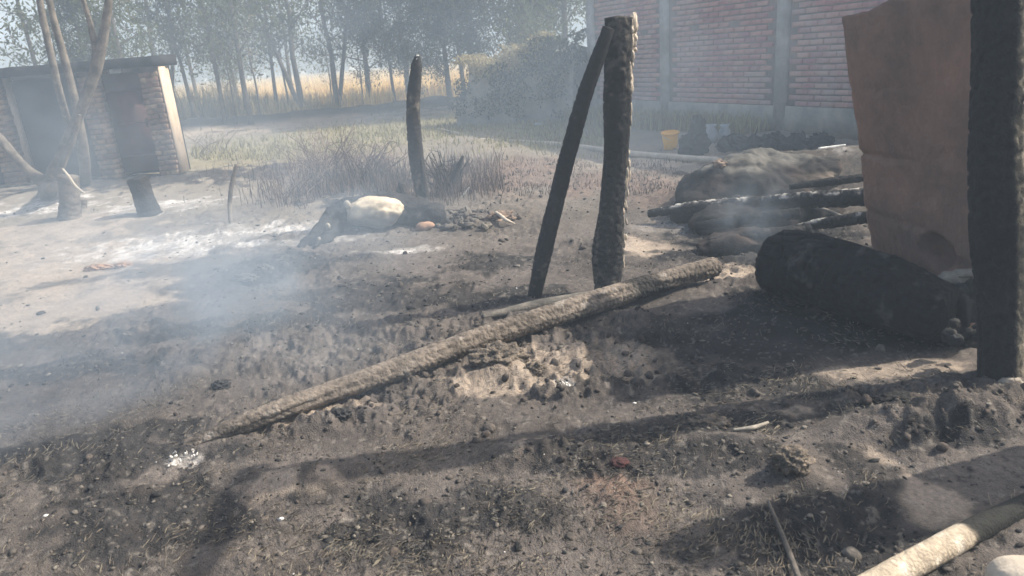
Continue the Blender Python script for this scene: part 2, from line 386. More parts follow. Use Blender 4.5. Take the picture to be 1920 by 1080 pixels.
def build_ground():
    hf = R_(43)
    th = np.concatenate([np.linspace(-hf, hf, 860), np.linspace(hf, 2*math.pi-hf, 50)[1:-1]])
    r = np.concatenate([[.02, .3, .7, 1.0], np.geomspace(1.2, 16, 620), np.geomspace(16, 45, 110)[1:], np.geomspace(45, 900, 40)[1:]])
    TH, RR = np.meshgrid(th, r)
    X = np.sin(TH)*RR; Y = np.cos(TH)*RR; x = X.ravel(); y = Y.ravel()
    mk = masks(x, y); z = gheight(x, y, full=mk)
    tan, ash, char, green, redb, n1, n2 = mk
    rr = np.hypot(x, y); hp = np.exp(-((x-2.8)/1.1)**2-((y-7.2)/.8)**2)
    def C(*c): return np.array(c)[None]
    k = lambda m: m[:, None]
    fine = fbm2(x*30, y*30, 3, 141); mid = fbm2(x*7, y*7, 4, 151)
    col = C(.120, .107, .099)*k(1+.5*n1+.4*mid)
    col = col*(1-k(sstep(5, 11, rr)))+k(sstep(5, 11, rr))*C(.27, .24, .20)*k(1+.25*n1)
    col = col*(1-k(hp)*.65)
    col = col*(1-k(redb)*.7)+C(.21, .145, .115)*k(redb)*.7*k(1+.4*mid)
    col = col*(1-k(green)*.8)+C(.29, .26, .16)*k(green)*.8*k(1+.35*mid)
    t_ = sstep(.22, .80, tan*1.05+.42*mid+.30*fine)*.85*sstep(0, .2, tan)*(.75+.25*sstep(3.4, 5.5, rr)); col = col*(1-k(t_))+C(.46, .385, .31)*k(t_)*k(1+.18*mid)
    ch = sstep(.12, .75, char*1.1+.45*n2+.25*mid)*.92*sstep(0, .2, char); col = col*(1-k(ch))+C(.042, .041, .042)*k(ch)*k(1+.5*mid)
    deep = np.maximum(np.maximum(blob(x, y, E(1560, 985, 190, 75), .3, 62, .5, .8), blob(x, y, E(1480, 625, 340, 48), .4, 63, .5, .7)), blob(x, y, E(1420, 440, 200, 40), .4, 64, .5, .6))  # near-black ground colour paints in the wall shadow and lower-right shade
    ground_shade = np.clip(deep, 0, 1)*.85; col = col*(1-k(ground_shade))+C(.030, .030, .032)*k(ground_shade)*k(1+.6*mid)
    spot = sstep(-.05, .35, mid+.6*fine); a_ = np.clip(ash*(.35+.75*spot), 0, 1); col = col*(1-k(a_))+C(.74, .71, .67)*k(a_)
    # speckle of coal crumbs and pale ash flecks over the burnt yard
    near = 1-sstep(9, 14, rr)
    sp = sstep(.42, .7, fine+.3*mid)*near*(1-.6*tan)*.7; col = col*(1-k(sp))+C(.04, .04, .04)*k(sp)
    fl = sstep(.42, .62, fbm2(x*40, y*40, 2, 161)-.1*mid)*near*.4; col = col*(1-k(fl))+C(.30, .28, .25)*k(fl)
    # the far field and the dark bank
    bx = np.array([-40, -9.5, -5, -1.4, .5, 3]); by = np.array([20.5, 23.0, 24.3, 24.8, 24.5, 24.5]); yb = np.interp(x, bx, by)
    bank = np.exp(-((y-yb)/.75)**4)*(1-sstep(.5, 1.5, x))*sstep(-18, -12, x); col = col*(1-k(bank)*.9)+C(.05, .048, .05)*k(bank)*.9
    fld = sstep(.8, 2.0, y-yb)*(y > 0)*(x < 8); col = col*(1-k(fld))+C(.76, .58, .30)*k(fld)*k(1+.2*n1)
    col = np.clip(col, .015, .85)
    nr, na = len(r), len(th); i = np.arange(nr-1)[:, None]*na; j = np.arange(na)[None]; j2 = (j+1) % na
    q = np.stack([i+j, i+na+j, i+na+j2, i+j2], -1).reshape(-1, 4)
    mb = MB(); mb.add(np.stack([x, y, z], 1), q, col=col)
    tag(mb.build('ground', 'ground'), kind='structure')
build_ground()

# ------------------------------------------------------------------ brick house wall on the right
def box(mb, c, ax, ay, az):
    """box from centre and three half-axis vectors"""
    c = np.asarray(c, float); ax, ay, az = map(lambda v: np.asarray(v, float), (ax, ay, az))
    V = [c+sx*ax+sy*ay+sz*az for sz in (-1, 1) for sx, sy in ((-1, -1), (1, -1), (1, 1), (-1, 1))]
    mb.add(V, [(0, 3, 2, 1), (4, 5, 6, 7), (0, 1, 5, 4), (1, 2, 6, 5), (2, 3, 7, 6), (3, 0, 4, 7)])
def brick_mesh(name, L, D, Hh, m, seed):
    """slightly uneven brick with chamfered edges, centred, front at -y"""
    rs = np.random.RandomState(seed); e = .006
    V = []
    for sy, k in ((-1, e), (-1, 0), (1, 0)):
        y = sy*D/2+(e if (sy == -1 and k == 0) else 0)
        for sx, sz in ((-1, -1), (1, -1), (1, 1), (-1, 1)):
            V.append((sx*(L/2-k), y, sz*(Hh/2-k)))
    V = np.array(V)+rs.uniform(-.003, .003, (12, 3))
    Q = [(0, 1, 2, 3), (8, 11, 10, 9)]
    for b in (0, 4):
        for i in range(4): Q.append((b+i, b+4+i, b+4+(i+1) % 4, b+(i+1) % 4))
    mb = MB(); mb.add(V, Q); me = mesh_np(name, mb.V[0], quads=np.array(Q), smooth=False); me.materials.append(M[m]); return me
def house_wall():
    A = gz(1105, 222); B = gz(1600, 262); u = (B-A)/np.linalg.norm(B-A); n = np.array([-u[1], u[0], 0]);
    if n[0] > 0: n = -n       # outward normal, to the left and the viewer
    L = 9.4; HW = 3.15; base = A*1.0
    root = empty('house_wall', base, 'tall unplastered red brick house wall with pale concrete columns behind the yellow bucket', 'wall')
    up = np.array([0, 0, 1.0])
    def loc(s, d, z): return u*s+n*d+up*z
    mb = MB(); box(mb, loc(L/2, -.14, HW/2), u*(L/2), n*.12, up*(HW/2)); mb.build('mortar_core', 'mortar', root, shift=False, smooth=False)
    mb = MB(); box(mb, loc(L/2, -.06, .19), u*(L/2-.005), n*.075, up*.25)
    o = mb.build('plinth', 'plinth', root, shift=False, smooth=False)
    cols = []
    for px, py in ((1112, 223), (1258, 232), (1465, 250)):
        g = gz(px, py)-A; cols.append(float(np.dot(g, u)))
    cols.append(cols[-1]+(cols[-1]-cols[-2])*.97)
    for i, s in enumerate(cols):
        hw = .115 if i else .13
        mb = MB(); box(mb, loc(s, -.05, HW/2+.02), u*hw, n*.075, up*(HW/2+.01)); mb.build('column', 'conc', root, shift=False, smooth=False)
    # bricks
    meshes = [brick_mesh('brick', .232, .10, .066, 'brick', s) for s in range(5)]
    rot = math.atan2(-n[0], n[1])+math.pi
    items = []
    bh = .09; bl = .245; z0 = .44+bh/2
    holes = []
    for px, py in ((1380, 42), (1438, 48), (1307, 52), (1208, 60)):
        # putlog holes: walk the wall
        best = min(((abs(v[0]-px)+abs(v[1]-py), s, z) for s in np.arange(.3, 7, .1) for z in np.arange(1.2, 2.9, .05) for v in [projp(base+loc(s, 0, z))]), key=lambda t: t[0]); holes.append(best[1:])
    r = 0; z = z0
    while z < HW-.03:
        s = .12+(bl/2 if r % 2 else 0)
        while s < L-.12:
            if all(abs(s-c) > .235 for c in cols) and not any(abs(s-a) < bl*.5 and abs(z-b) < bh*.5 for a, b in holes): items.append((s, z))
            s += bl
        z += bh; r += 1
    def key(it):
        P = base+loc(it[0], .01, it[1]); p = projp(P)
        vis = 1090 < p[0] < 1600 and p[1] > -5
        return (0 if vis else 1, np.linalg.norm(P-[0, 0, H]))
    items.sort(key=key)
    rs = np.random.RandomState(4)
    for k, (s, z) in enumerate(items[:299]):
        o = link(bpy.data.objects.new('brick', meshes[k % 5])); o.parent = root
        o.location = tuple(loc(s+rs.uniform(-.006, .006), -.041+rs.uniform(-.004, .006), z)); o.rotation_euler = (0, rs.uniform(-.012, .012), rot)
    mb = MB()
    for (s, z) in items[299:]:
        box(mb, loc(s, -.041+rs.uniform(-.004, .006), z), u*.116, n*.05, up*.033)
    tag(mb.build('brickwork', 'brick', root, shift=False, smooth=False), kind='stuff')
    mb = MB(); box(mb, loc(L/2, -.115, HW+.04), u*(L/2+.05), n*.19, up*.035); mb.build('coping', 'conc', root, shift=False, smooth=False)
    # rest of the house body behind the wall
    mb = MB(); box(mb, loc(L/2, -2.5, HW/2-.01), u*(L/2-.02), n*2.2, up*(HW/2-.03)); mb.build('house_body', 'mortar', root, shift=False, smooth=False)
    return A, u, n
def projp(P):
    v = np.asarray(P, float)-np.array([0, 0, H]); z = v @ F3; return 960+FPX*(v @ R3)/z, 540-FPX*(v @ U3)/z
WA, WU, WN = house_wall()

# ------------------------------------------------------------------ latrine block on the left
def latrine():
    Yf = 12.6
    b = gz(348, 325); root = empty('latrine_block', (-6.9, Yf, 0), 'scorched brick latrine block with a dark flat roof and brown door at far left', 'outbuilding')
    O = np.array([-6.9, Yf, 0])
    meshes = [brick_mesh('brick', .205, .22, .072, 'oldbrick', 30+s) for s in range(4)]
    small = [brick_mesh('brick', .098, .22, .072, 'oldbrick', 40+s) for s in range(3)]
    rs = np.random.RandomState(9)
    pil = [gz(334, 325)[0]-.08, gz(222, 333)[0]-.03, gz(68, 340)[0], gz(-90, 345)[0]]
    X0, X1 = pil[-1]-.2, pil[0]+.18
    ht = 1.80
    for pi, x in enumerate(pil):
        rows = int(ht/.086); mc = MB(); box(mc, (x, Yf+.13, ht/2), (.142, 0, 0), (0, .088, 0), (0, 0, ht/2-.003)); mc.build('pillar_core', 'mortar', root, O, smooth=False)
        for r in range(rows):
            z = .04+r*.086
            pat = ((-.055, 1), (.108, 0)) if r % 2 else ((.055, 1), (-.108, 0))
            for dx, big in pat:
                o = link(bpy.data.objects.new('brick', random.choice(meshes if big else small))); o.parent = root
                o.location = (x+dx-O[0]+rs.uniform(-.012, .012), rs.uniform(-.012, .012)+.1, z); o.rotation_euler = (0, 0, rs.uniform(-.04, .04))
        mb = MB(); box(mb, (x+.02, Yf+.345, ht/2), (.137, 0, 0), (0, .123, 0), (0, 0, ht/2-.003)); mb.build('side_wall', 'plaster', root, O, smooth=False)
        if pi == 0:
            mb = MB(); box(mb, (x+.18, Yf+.15, ht/2), (.012, 0, 0), (0, .13, 0), (0, 0, ht/2-.01)); mb.build('plaster_edge', 'plaster', root, O, smooth=False)
    mb = MB(); box(mb, ((X0+X1)/2, Yf+.53, ht/2), ((X1-X0)/2-.05, 0, 0), (0, .05, 0), (0, 0, ht/2-.003)); mb.build('back_wall', 'dark', root, O, smooth=False)
    # roof slab: ragged front edge
    mb = MB(); n = 60; xs = np.linspace(X0-.1, X1+.03, n); top = []; 
    for i, x in enumerate(xs):
        f = -.13+.03*math.sin(i*1.7)+.02*rs.uniform(-1, 1); zt = ht+.15+.012*rs.uniform(-1, 1); zb = ht+.002+.0*rs.uniform(0, 1)
        top += [(x, Yf+f, zb), (x, Yf+f, zt), (x, Yf+.75, zt+.02), (x, Yf+.75, zb)]
    q = []
    for i in range(n-1):
        for k in range(4): q.append((i*4+k, i*4+(k+1) % 4, (i+1)*4+(k+1) % 4, (i+1)*4+k))
    q += [(3, 2, 1, 0), (4*n-4, 4*n-3, 4*n-2, 4*n-1)]
    mb.add(top, q); mb.build('roof_slab', 'dark', root, O, smooth=False)
    # brown sheet door between the two right pillars
    dx0, dx1 = pil[1]+.18, pil[0]-.16
    d = MB(); box(d, ((dx0+dx1)/2, Yf+.17, .90), ((dx1-dx0)/2, 0, 0), (0, .015, 0), (0, 0, .82)); door = d.build('door', 'door', root, O, smooth=False)
    for z in (.35, .9, 1.45):
        q = MB(); box(q, ((dx0+dx1)/2, Yf+.148, z), ((dx1-dx0)/2-.03, 0, 0), (0, .006, 0), (0, 0, .018)); q.build('rail', 'door', door, O, smooth=False)
    q = MB(); box(q, (dx1-.1, Yf+.14, .9), (.012, 0, 0), (0, .012, 0), (0, 0, .07)); q.build('handle', 'dark', door, O, smooth=False)
    q = MB(); box(q, ((dx0+dx1)/2, Yf-.02, ht-.03), (.09, 0, 0), (0, .02, 0), (0, 0, .04)); q.build('name_board', 'tin', root, O, smooth=False)
    for k in range(2):
        xx0, xx1 = pil[k+2]+.17, pil[k+1]-.16
        q = MB(); box(q, ((xx0+xx1)/2, Yf+.40, .9), ((xx1-xx0)/2, 0, 0), (0, .015, 0), (0, 0, .85)); q.build('door', 'dark', root, O, smooth=False)
latrine()

# ------------------------------------------------------------------ trees
def tree_proto(name, seed, hgt, r, leaf, nleaf, spread, first, lsz, lean=(0, 0), bark='barkfar', fork=1):
    rs = np.random.RandomState(seed); tm = MB(); tips = []
    for f in range(fork):
        az0 = rs.uniform(0, 6.28); off = .25*hgt*(fork > 1)
        P = [np.array([.05*f, 0, -.1])]
        for k in range(1, 8):
            z = hgt*k/7; P.append(np.array([lean[0]*z+.03*z*rs.uniform(-1, 1)+math.cos(az0)*off*k/7*(f > 0), lean[1]*z+.03*z*rs.uniform(-1, 1)+math.sin(az0)*off*k/7*(f > 0), z]))
        P = np.array(P); tube(tm, P, np.linspace(r*(1 if f == 0 else .8), r*.18, 8), 7, 16, rough_disp(.15, 1.5), seed=seed+f)
        nb = 15
        for b in range(nb):
            t = first+(.97-first)*(b+.5)/nb; i = t*7; k = int(i); c = P[k]+(P[min(k+1, 7)]-P[k])*(i-k)
            az = b*2.4+rs.uniform(-.5, .5); ln = spread*(1.15-t*.75)*rs.uniform(.7, 1.2); el = rs.uniform(.3, .9)
            d = np.array([math.cos(az)*math.cos(el), math.sin(az)*math.cos(el), math.sin(el)])
            e = c+d*ln+np.array([0, 0, -.12*ln]); m = c+d*ln*.5+rs.uniform(-.06, .06, 3)*ln
            tube(tm, [c, m, e], [r*.3*(1.2-t), r*.2*(1.2-t), r*.06], 5, 6, None, seed=b)
            tips += [(c*.35+e*.65, ln*.34), (e, ln*.36), (m+rs.uniform(-.3, .3, 3)*ln, ln*.27)]
            for q in range(3):
                e2 = m+rs.normal(size=3)*ln*.35; tube(tm, [m, e2], [r*.1*(1.2-t), .004], 4, 2, None, caps=False); tips.append((e2, ln*.25))
    C = np.array([t[0] for t in tips]); S = np.array([t[1] for t in tips])
    k = rs.randint(0, len(C), nleaf); P = C[k]+rs.normal(size=(nleaf, 3))*S[k][:, None]*np.array([.52, .52, .45])
    lm = MB(); quads_cloud(lm, P, rs.uniform(.6, 1.3, nleaf)*lsz, rs.uniform(.3, .6, nleaf)*lsz*.7, rs, droop=.5)
    root = empty(name, (0, 0, 0), 'x', 'tree')
    t = tm.build('trunk', bark, root); c = lm.build('crown', leaf, root, smooth=False)
    return root
def dup(root):
    r = root.copy(); link(r)
    for ch in list(root.children):
        c = ch.copy(); link(c); c.parent = r
        for g_ in ch.children:
            d = g_.copy(); link(d); d.parent = c
    return r
protoA = tree_proto('young_tree', 1, 6.8, .085, 'leaf', 3000, 1.5, .22, .085)
protoB = tree_proto('young_tree', 2, 6.0, .07, 'leaf', 2300, 1.3, .28, .08, lean=(-.06, 0))
protoC = tree_proto('young_tree', 3, 7.5, .11, 'leaf', 3800, 1.7, .25, .09, fork=2)
protoD = tree_proto('leafy_tree', 4, 7.0, .16, 'leafdark', 15000, 2.6, .20, .085)
protoE = tree_proto('leafy_tree', 5, 6.5, .13, 'leaf', 15000, 2.4, .20, .08)
protoG = tree_proto('bare_sapling', 8, 3.2, .035, 'leafdry', 350, .7, .3, .04)
used = set()
def place(proto, px, py, s, rz, label, group, Y=None, fx=1):
    o = proto if proto.name not in used else dup(proto)
    used.add(proto.name)
    if Y is None: g = gz(px, py)
    else:
        g0 = gz(px, py); g = np.array([g0[0]/g0[1]*Y, Y, 0])
    o.location = (g[0], g[1], gh(g[0], g[1])-.02); o.scale = (s, s, s*fx); o.rotation_euler = (0, 0, rz); o['label'] = label; o['group'] = group
G1 = 'thin trees along the edge of the field'; G2 = 'leafy trees beyond the yard'
rowA = [(protoB, 372, 243, .95, .3, 'thin leaning tree just right of the latrine block'), (protoA, 424, 240, .9, 1.4, 'thin tree second to the right of the latrine block, before the tall dry stalks'),
        (protoG, 446, 238, 1.0, 2.2, 'bare sapling between the second and third thin trees right of the latrine'), (protoA, 472, 236, 1.05, 4.0, 'straight grey tree left of the pair that crosses in front of the golden field'),
        (protoG, 492, 230, 1.2, .9, 'spindly Y-shaped sapling in front of the golden field'), (protoB, 520, 221, 1.0, 3.5, 'slim tree leaning left, just left of the forked dark trunk'),
        (protoG, 545, 218, 1.3, 5.0, 'crooked thin sapling touching the left side of the forked dark trunk'), (protoC, 568, 217, 1.0, 1.0, 'dark forked tree whose two trunks rise from the bank before the field'),
        (protoG, 626, 208, .9, 3.0, 'small bare sapling on the dark bank right of the forked tree'), (protoG, 684, 203, .95, 4.4, 'short bare sapling on the dark bank left of the tall charred stake'),
        (protoB, 742, 200, .95, 5.2, 'slender tree behind the top of the tall charred stake'), (protoD, 846, 205, .62, 2.0, 'stout dark trunked tree at the right end of the dark bank'),
        (protoB, 877, 205, 1.1, .4, 'dark tree beside the hedge at the right end of the bank')]
for p, px, py, s, rz, lb in rowA: place(p, px, py, s, rz, lb, G1)
rowB = [(protoA, 95, 21, .95, 2.0, 'tree standing behind the two thin poles left of the latrine roof middle'),
        (protoE, 190, 20, .62, 4.0, 'leafy tree directly behind the fork of the dead trunk'), (protoA, 262, 19, .9, 5.5, 'tree behind the brown latrine door'),
        (protoC, 320, 24, .85, 3.3, 'tree behind the right corner of the latrine roof'), (protoE, 455, 34, .8, 2.5, 'hazy leafy tree deep behind the straight grey tree'),
        (protoC, 640, 27, 1.0, 4.2, 'leafy tree above the middle of the golden field'), (protoE, 700, 29, .92, .2, 'broad leafy tree left of the tall charred stake'),
        (protoD, 775, 28, .8, 1.2, 'dark leafy tree behind the tall charred stake'), (protoD, 895, 24.5, 1.0, 3.8, 'dense dark tree standing over the left end of the hedge'),
        (protoE, 985, 21.5, .95, 5.1, 'sunlit leafy tree behind the middle of the hedge'), (protoE, 1070, 23.5, 1.05, 2.9, 'sunlit leafy tree beside the corner of the brick wall'),
        (protoD, 1000, 28, 1.2, .7, 'tall dark tree furthest back above the hedge'), (protoA, 560, 33, 1.1, 3.9, 'slim tree far behind the forked tree'), (protoA, 380, 31, 1.05, .9, 'slim tree far behind the thin leaning tree')]
for p, px, Y, s, rz, lb in rowB: place(p, px, 240, s, rz, lb, G2, Y=Y)

# distant woodland beyond the field, one mass
def woodland():
    rs = np.random.RandomState(5); mb = MB(); n = 30000
    cx = rs.uniform(-150, 25, 170); cy = rs.uniform(112, 150, 170); ch = rs.uniform(5, 12.5, 170); cr = rs.uniform(3, 6.5, 170)
    k = rs.randint(0, 170, n); d = rs.normal(size=(n, 3)); d /= np.linalg.norm(d, axis=1)[:, None]; d *= rs.uniform(.5, 1, n)[:, None]
    P = np.stack([cx[k]+d[:, 0]*cr[k], cy[k]+d[:, 1]*cr[k], np.maximum(.2, ch[k]*.55+d[:, 2]*ch[k]*.5)], 1)
    quads_cloud(mb, P, rs.uniform(.4, 1.0, n), rs.uniform(.3, .7, n), rs)
    for i in range(170): tube(mb, [(cx[i], cy[i], -.2), (cx[i]+.2, cy[i], ch[i]*.7)], [.3, .12], 5, 3)
    tag(mb.build('distant_woodland', 'leafdark', smooth=False), kind='stuff')
woodland()

# ripe crop and dry grass
def crop():
    rs = np.random.RandomState(6); mb = MB(); n = 34000
    Y = 26.2*np.exp(rs.uniform(0, 1, n)**1.1*1.6); ratio = rs.uniform(-.62, .02, n); X = ratio*Y
    bx = np.array([-40, -9.5, -5, -1.4, .5, 3]); by = np.array([20.5, 23.0, 24.3, 24.8, 24.5, 24.5]); yb = np.interp(X, bx, by)
    Y = np.maximum(Y, yb+1.2+rs.uniform(0, 2, n)); P = np.stack([X, Y, np.zeros(n)], 1)
    blades(mb, P, rs.uniform(.45, .85, n), .035*np.sqrt(Y/26), rs, .25)
    tag(mb.build('ripe_crop', 'crop', smooth=False), kind='stuff')
    mb = MB(); n = 2600; rx = rs.uniform(330, 640, n); P = np.array([gz(a, 236-(a-330)*.075+rs.uniform(-8, 2)) for a in rx]); 
    blades(mb, P, rs.uniform(.35, 1.5, n)*np.clip((660-rx)/230, .3, 1), .035, rs, .3)
    tag(mb.build('tall_dry_stalks', 'leafdry', smooth=False), kind='stuff')
    mb = MB(); mb2 = MB()
    n = 26000; P = []
    rx = rs.uniform(360, 1180, n); ry = rs.uniform(200, 300, n); P = np.array([gz(a, c) for a, c in zip(rx, ry)])
    _, _, _, green, _, n1, _ = masks(P[:, 0], P[:, 1]); keep = rs.uniform(0, 1, n) < np.clip(green*.55+.04+.15*n1, 0, 1)
    keep &= ((P[:, :2]-WA[:2]) @ WN[:2]) > .1
    P = P[keep]; P[:, 2] = gheight(P[:, 0], P[:, 1]); blades(mb, P, rs.uniform(.03, .14, len(P)), .018, rs, .6)
    P2 = np.array([WA+WU*s+WN*rs.uniform(.05, .8) for s in rs.uniform(0, 5.5, 2600)]); P2[:, 2] = 0
    blades(mb, P2, rs.uniform(.1, .42, len(P2)), .02, rs, .5)
    tag(mb.build('dry_grass', 'grass', smooth=False), kind='stuff')
crop()

# overgrown hedge at the corner of the brick wall
def hedge():
    rs = np.random.RandomState(12)
    b = gz(1000, 245); root = empty('overgrown_hedge', (b[0], b[1]+1.2, 0), 'overgrown mud bank hedge topped with dry creepers left of the brick wall', 'hedge')
    O = np.array([b[0], b[1]+1.2, 0])
    A = np.array([-.75, 18.4, 0]); B = np.array([1.95, 17.0, 0]); mb = MB(); n = 46; V = []; 
    S = np.linspace(0, 1, n); prof = [(-.55, -.05), (-.5, .5), (-.42, 1.0), (-.3, 1.35), (0, 1.5), (.4, 1.4), (.5, .7), (.55, -.05)]
    nrm = np.array([-(B-A)[1], (B-A)[0], 0]); nrm = nrm/np.linalg.norm(nrm)
    for s in S:
        hs = (.78+.30*s)*min(1, .35+s*6)
        for p in prof: V.append(A+(B-A)*s+nrm*p[0]*1.0+np.array([0, 0, p[1]*hs]))
    V = np.array(V); V += (fbm3(V*2.2, 3, 3)[:, None])*np.array([.16, .16, .1])
    k = len(prof); i = np.arange(n-1)[:, None]*k; j = np.arange(k-1)[None]; q = np.stack([i+j, i+k+j, i+k+j+1, i+j+1], -1).reshape(-1, 4)
    mb.add(V, q); mb.build('mud_bank', 'plinth', root, O)
    def foliage(nm, m, cnt, s0, s1, z0, z1, sz, off=(-.75, .4)):
        mb = MB(); s = rs.uniform(s0, s1, cnt); hs = (.78+.30*s)
        P = A+(B-A)*s[:, None]+nrm*rs.uniform(*off, cnt)[:, None]; P[:, 2] = rs.uniform(z0, z1, cnt)*hs+.1*np.sin(s*19)
        cl = fbm3(P*2.5, 3, 9); P = P[cl > -.12]
        quads_cloud(mb, P, rs.uniform(.5, 1.3, len(P))*sz, rs.uniform(.3, .7, len(P))*sz, rs, .6); mb.build(nm, m, root, O, smooth=False)
    foliage('dry_creeper', 'leafdry', 9000, 0.02, .78, 1.2, 1.85, .045)
    foliage('leaf_cover', 'leafdark', 4500, 0, 1.02, .15, 1.4, .045, (-.8, -.35))
    foliage('green_top', 'leafdark', 6000, .6, 1.06, 1.1, 1.75, .045)
hedge()

# ------------------------------------------------------------------ charred posts and logs
def wood_col(tint=(.03, .03, .032), top=(.30, .26, .22), bias=.2, ridge=None):
    """char with ash-greyed and peeled patches as albedo, laid out along the wood itself"""
    def f(V, TT, TH):
        n = fbm3(V*[9, 9, 3.5], 3, 5); m = fbm3(V*34, 2, 15)
        w_ = sstep(bias, bias+.45, n+.5*m)[:, None]
        return np.array(tint)*(1-w_)+np.array(top)*w_
    return f
def post(name, P, R, label, cat, seed=1, segs=40, rings=150, gator=(.10, .12, 4, 20, 9), col=None, group=None, part='shaft', m='charlog', tip=True, extra=None):
    P = np.asarray(P, float); b = P[0]*1.0
    mb = MB(); tube(mb, P, R, segs, rings, gator_disp(*gator), seed=seed, colf=col or wood_col())
    if extra: extra(mb)
    o = mb.build(name, m, None, b); tag(o, label, cat, group); return o
# main post
p0 = gz(1138, 552, 0); p0[2] = gh(p0[0], p0[1])-.05
mp = [p0, aty(1140, 470, 4.64), aty(1145, 400, 4.64), aty(1155, 300, 4.64), aty(1158, 180, 4.64), aty(1160, 33, 4.64)]
post('charred_post', mp, [.080, .102, .078, .076, .083, .086], 'thick upright charred post with a flat sawn top and flaking right edge', 'post', 3, 44, 200, gator=(.15, .14, 3, 17, 11), col=wood_col((.026, .026, .028), (.115, .105, .095), .12))
# pale flakes down its right edge
mb = MB(); rs = np.random.RandomState(3)
for k in range(120):
    y = 34+470*rs.uniform(0, 1)**1.5; ex = float(np.interp(y, [30, 110, 130, 200, 300, 420, 500], [1188, 1186, 1181, 1180, 1177, 1170, 1164]))
    if 235 < y < 330 and rs.rand() < .6: continue
    P = aty(ex+rs.uniform(-5, 5), y, 4.64+rs.uniform(-.04, .06)); wd = 1.7 if y < 110 else 1
    lump_mb(mb, P, (rs.uniform(.004, .011)*wd, rs.uniform(.006, .02), rs.uniform(.012, .05)), 1, .6, 1.5, k)
fl = mb.build('bark_flakes', 'palewood', bpy.data.objects['charred_post'], p0, smooth=False); tag(fl, kind='stuff')
# leaning post
q0 = gz(1000, 557, 0); q0[2] = gh(q0[0], q0[1])-.03
post('charred_post', [q0, aty(1020, 470, 4.64), aty(1062, 300, 4.60), aty(1098, 170, 4.55), aty(1141, 52, 4.52)], [.046, .054, .052, .047, .036],
     'thinner charred pole leaning against the thick upright post', 'post', 5, 30, 170, gator=(.14, .16, 4, 19, 8), col=wood_col((.03, .03, .032), (.12, .11, .10), .42))
# mid stake with thin partner
m0 = gz(799, 412, 0); m0[2] = gh(m0[0], m0[1])-.05
o = post('charred_stake', [m0, aty(790, 350, 7.4), aty(779, 290, 7.4), aty(774, 200, 7.4), aty(781, 122, 7.4), aty(783, 104, 7.4)], [.062, .070, .075, .068, .052, .022],
     'slim crooked charred stake with a pale tip behind the carcass', 'post', 8, 24, 120, gator=(.12, .2, 4, 16, 7), col=wood_col((.04, .04, .042), (.17, .15, .13), .35))
mb = MB(); tube(mb, [aty(781, 124, 7.39), aty(783, 103, 7.39)], [.034, .014], 9, 6, rough_disp(.3, 20)); mb.build('pale_tip', 'ash', o, m0)
mb = MB(); tube(mb, [aty(800, 405, 7.33), aty(796, 350, 7.33), aty(789, 296, 7.33)], [.03, .032, .015], 9, 20, rough_disp(.25, 6)); mb.build('split_splinter', 'char', o, m0)
# large post at the right edge
r0_ = gz(1876, 712, 0); r0_[2] = gh(r0_[0], r0_[1])-.06
rp = [r0_, aty(1878, 600, 3.0), aty(1872, 420, 3.0), aty(1868, 250, 3.0), aty(1876, 60, 3.03), aty(1885, -200, 3.08), np.array([2.0, 3.1, 2.98])]
def rcol(V, TT, TH):
    n = fbm3(V*8, 3, 5); m = fbm3(V*30, 2, 15)
    c3 = V[:-2].reshape(TT.shape+(3,)); d3 = c3-c3.mean(1, keepdims=True); d3 /= np.linalg.norm(d3, axis=2, keepdims=True)
    side = sstep(.25, .6, d3[..., 0]*.92-d3[..., 1]*.3).ravel(); side = np.concatenate([side, [0, 0]])
    w_ = np.clip(.9*side*sstep(-.5, .1, n+.4*m)+.06*sstep(.2, .6, n), 0, 1)[:, None]
    return np.array([.026, .027, .030])*(1-w_)+np.array([.24, .22, .18])*w_
post('corner_post', rp, [.090, .091, .106, .102, .100, .098, .09], 'massive charred corner post at the right edge with bark left on its right side', 'post', 11, 60, 240, gator=(.13, .20, 2.2, 15, 11), col=rcol)
# rafter running towards the viewer from the top of that post (above the frame, throws the thin shadow)
mb = MB(); tube(mb, [(1.98, 3.25, 2.97), (2.02, 2.4, 3.0), (2.10, .6, 3.02)], [.05, .045, .04], 12, 60, rough_disp(.2, 4))
tag(mb.build('unseen_charred_rafter', 'char', None, (1.98, 3.25, 2.97)), 'unseen charred rafter resting on the massive corner post above the view', 'rafter')

# the long fallen log
L0 = gz(350, 838, -.01); L1 = gz(1342, 500, .11)
Pm = [L0]
for px, py in ((520, 768), (700, 708), (900, 634), (1080, 577), (1200, 540)): Pm.append(gz(px, py, .085))
Pm.append(L1)
def lcol(V, TT, TH):
    n = fbm3(V*5, 3, 5); m = fbm3(V*40, 2, 15); 
    w_ = np.clip(.62+.5*n+.5*m, 0, 1)[:, None]; c = np.array([.05, .044, .04])*(1-w_)+np.array([.29, .25, .215])*w_
    e = sstep(.3, .55, fbm3(V*[14, 14, 20], 2, 25))[:, None]*.4; c = c*(1-e)+np.array([.45, .42, .39])*e
    t = np.concatenate([TT.ravel(), [0, TT.max()]])/TT.max(); log_shade = (sstep(.78, .81, t+.05*n)*(1-sstep(.86, .89, t+.05*n)))[:, None]*.9; return c*(1-log_shade)+np.array([.025, .025, .027])*log_shade  # dark band paints in a shadow crossing the log
def ldisp(u, th, s):
    g = gator_disp(.12, .12, 2.2, 26, 9)(u, th, s)-.12*sstep(.93, 1, np.cos(th-.2+1.2*noise2(u*.8, u*0, 7)))-.10*np.clip(np.cos(th-2.1), 0, 1)**2*(.5+noise2(u*.9, u*0+3, 8))
    # lengthwise facet and a step where the log is split
    g = g-.10*sstep(3.02, 3.10, u)*sstep(.2, .9, np.cos(th-1.1))*(1-sstep(3.2, 3.3, u))
    return g
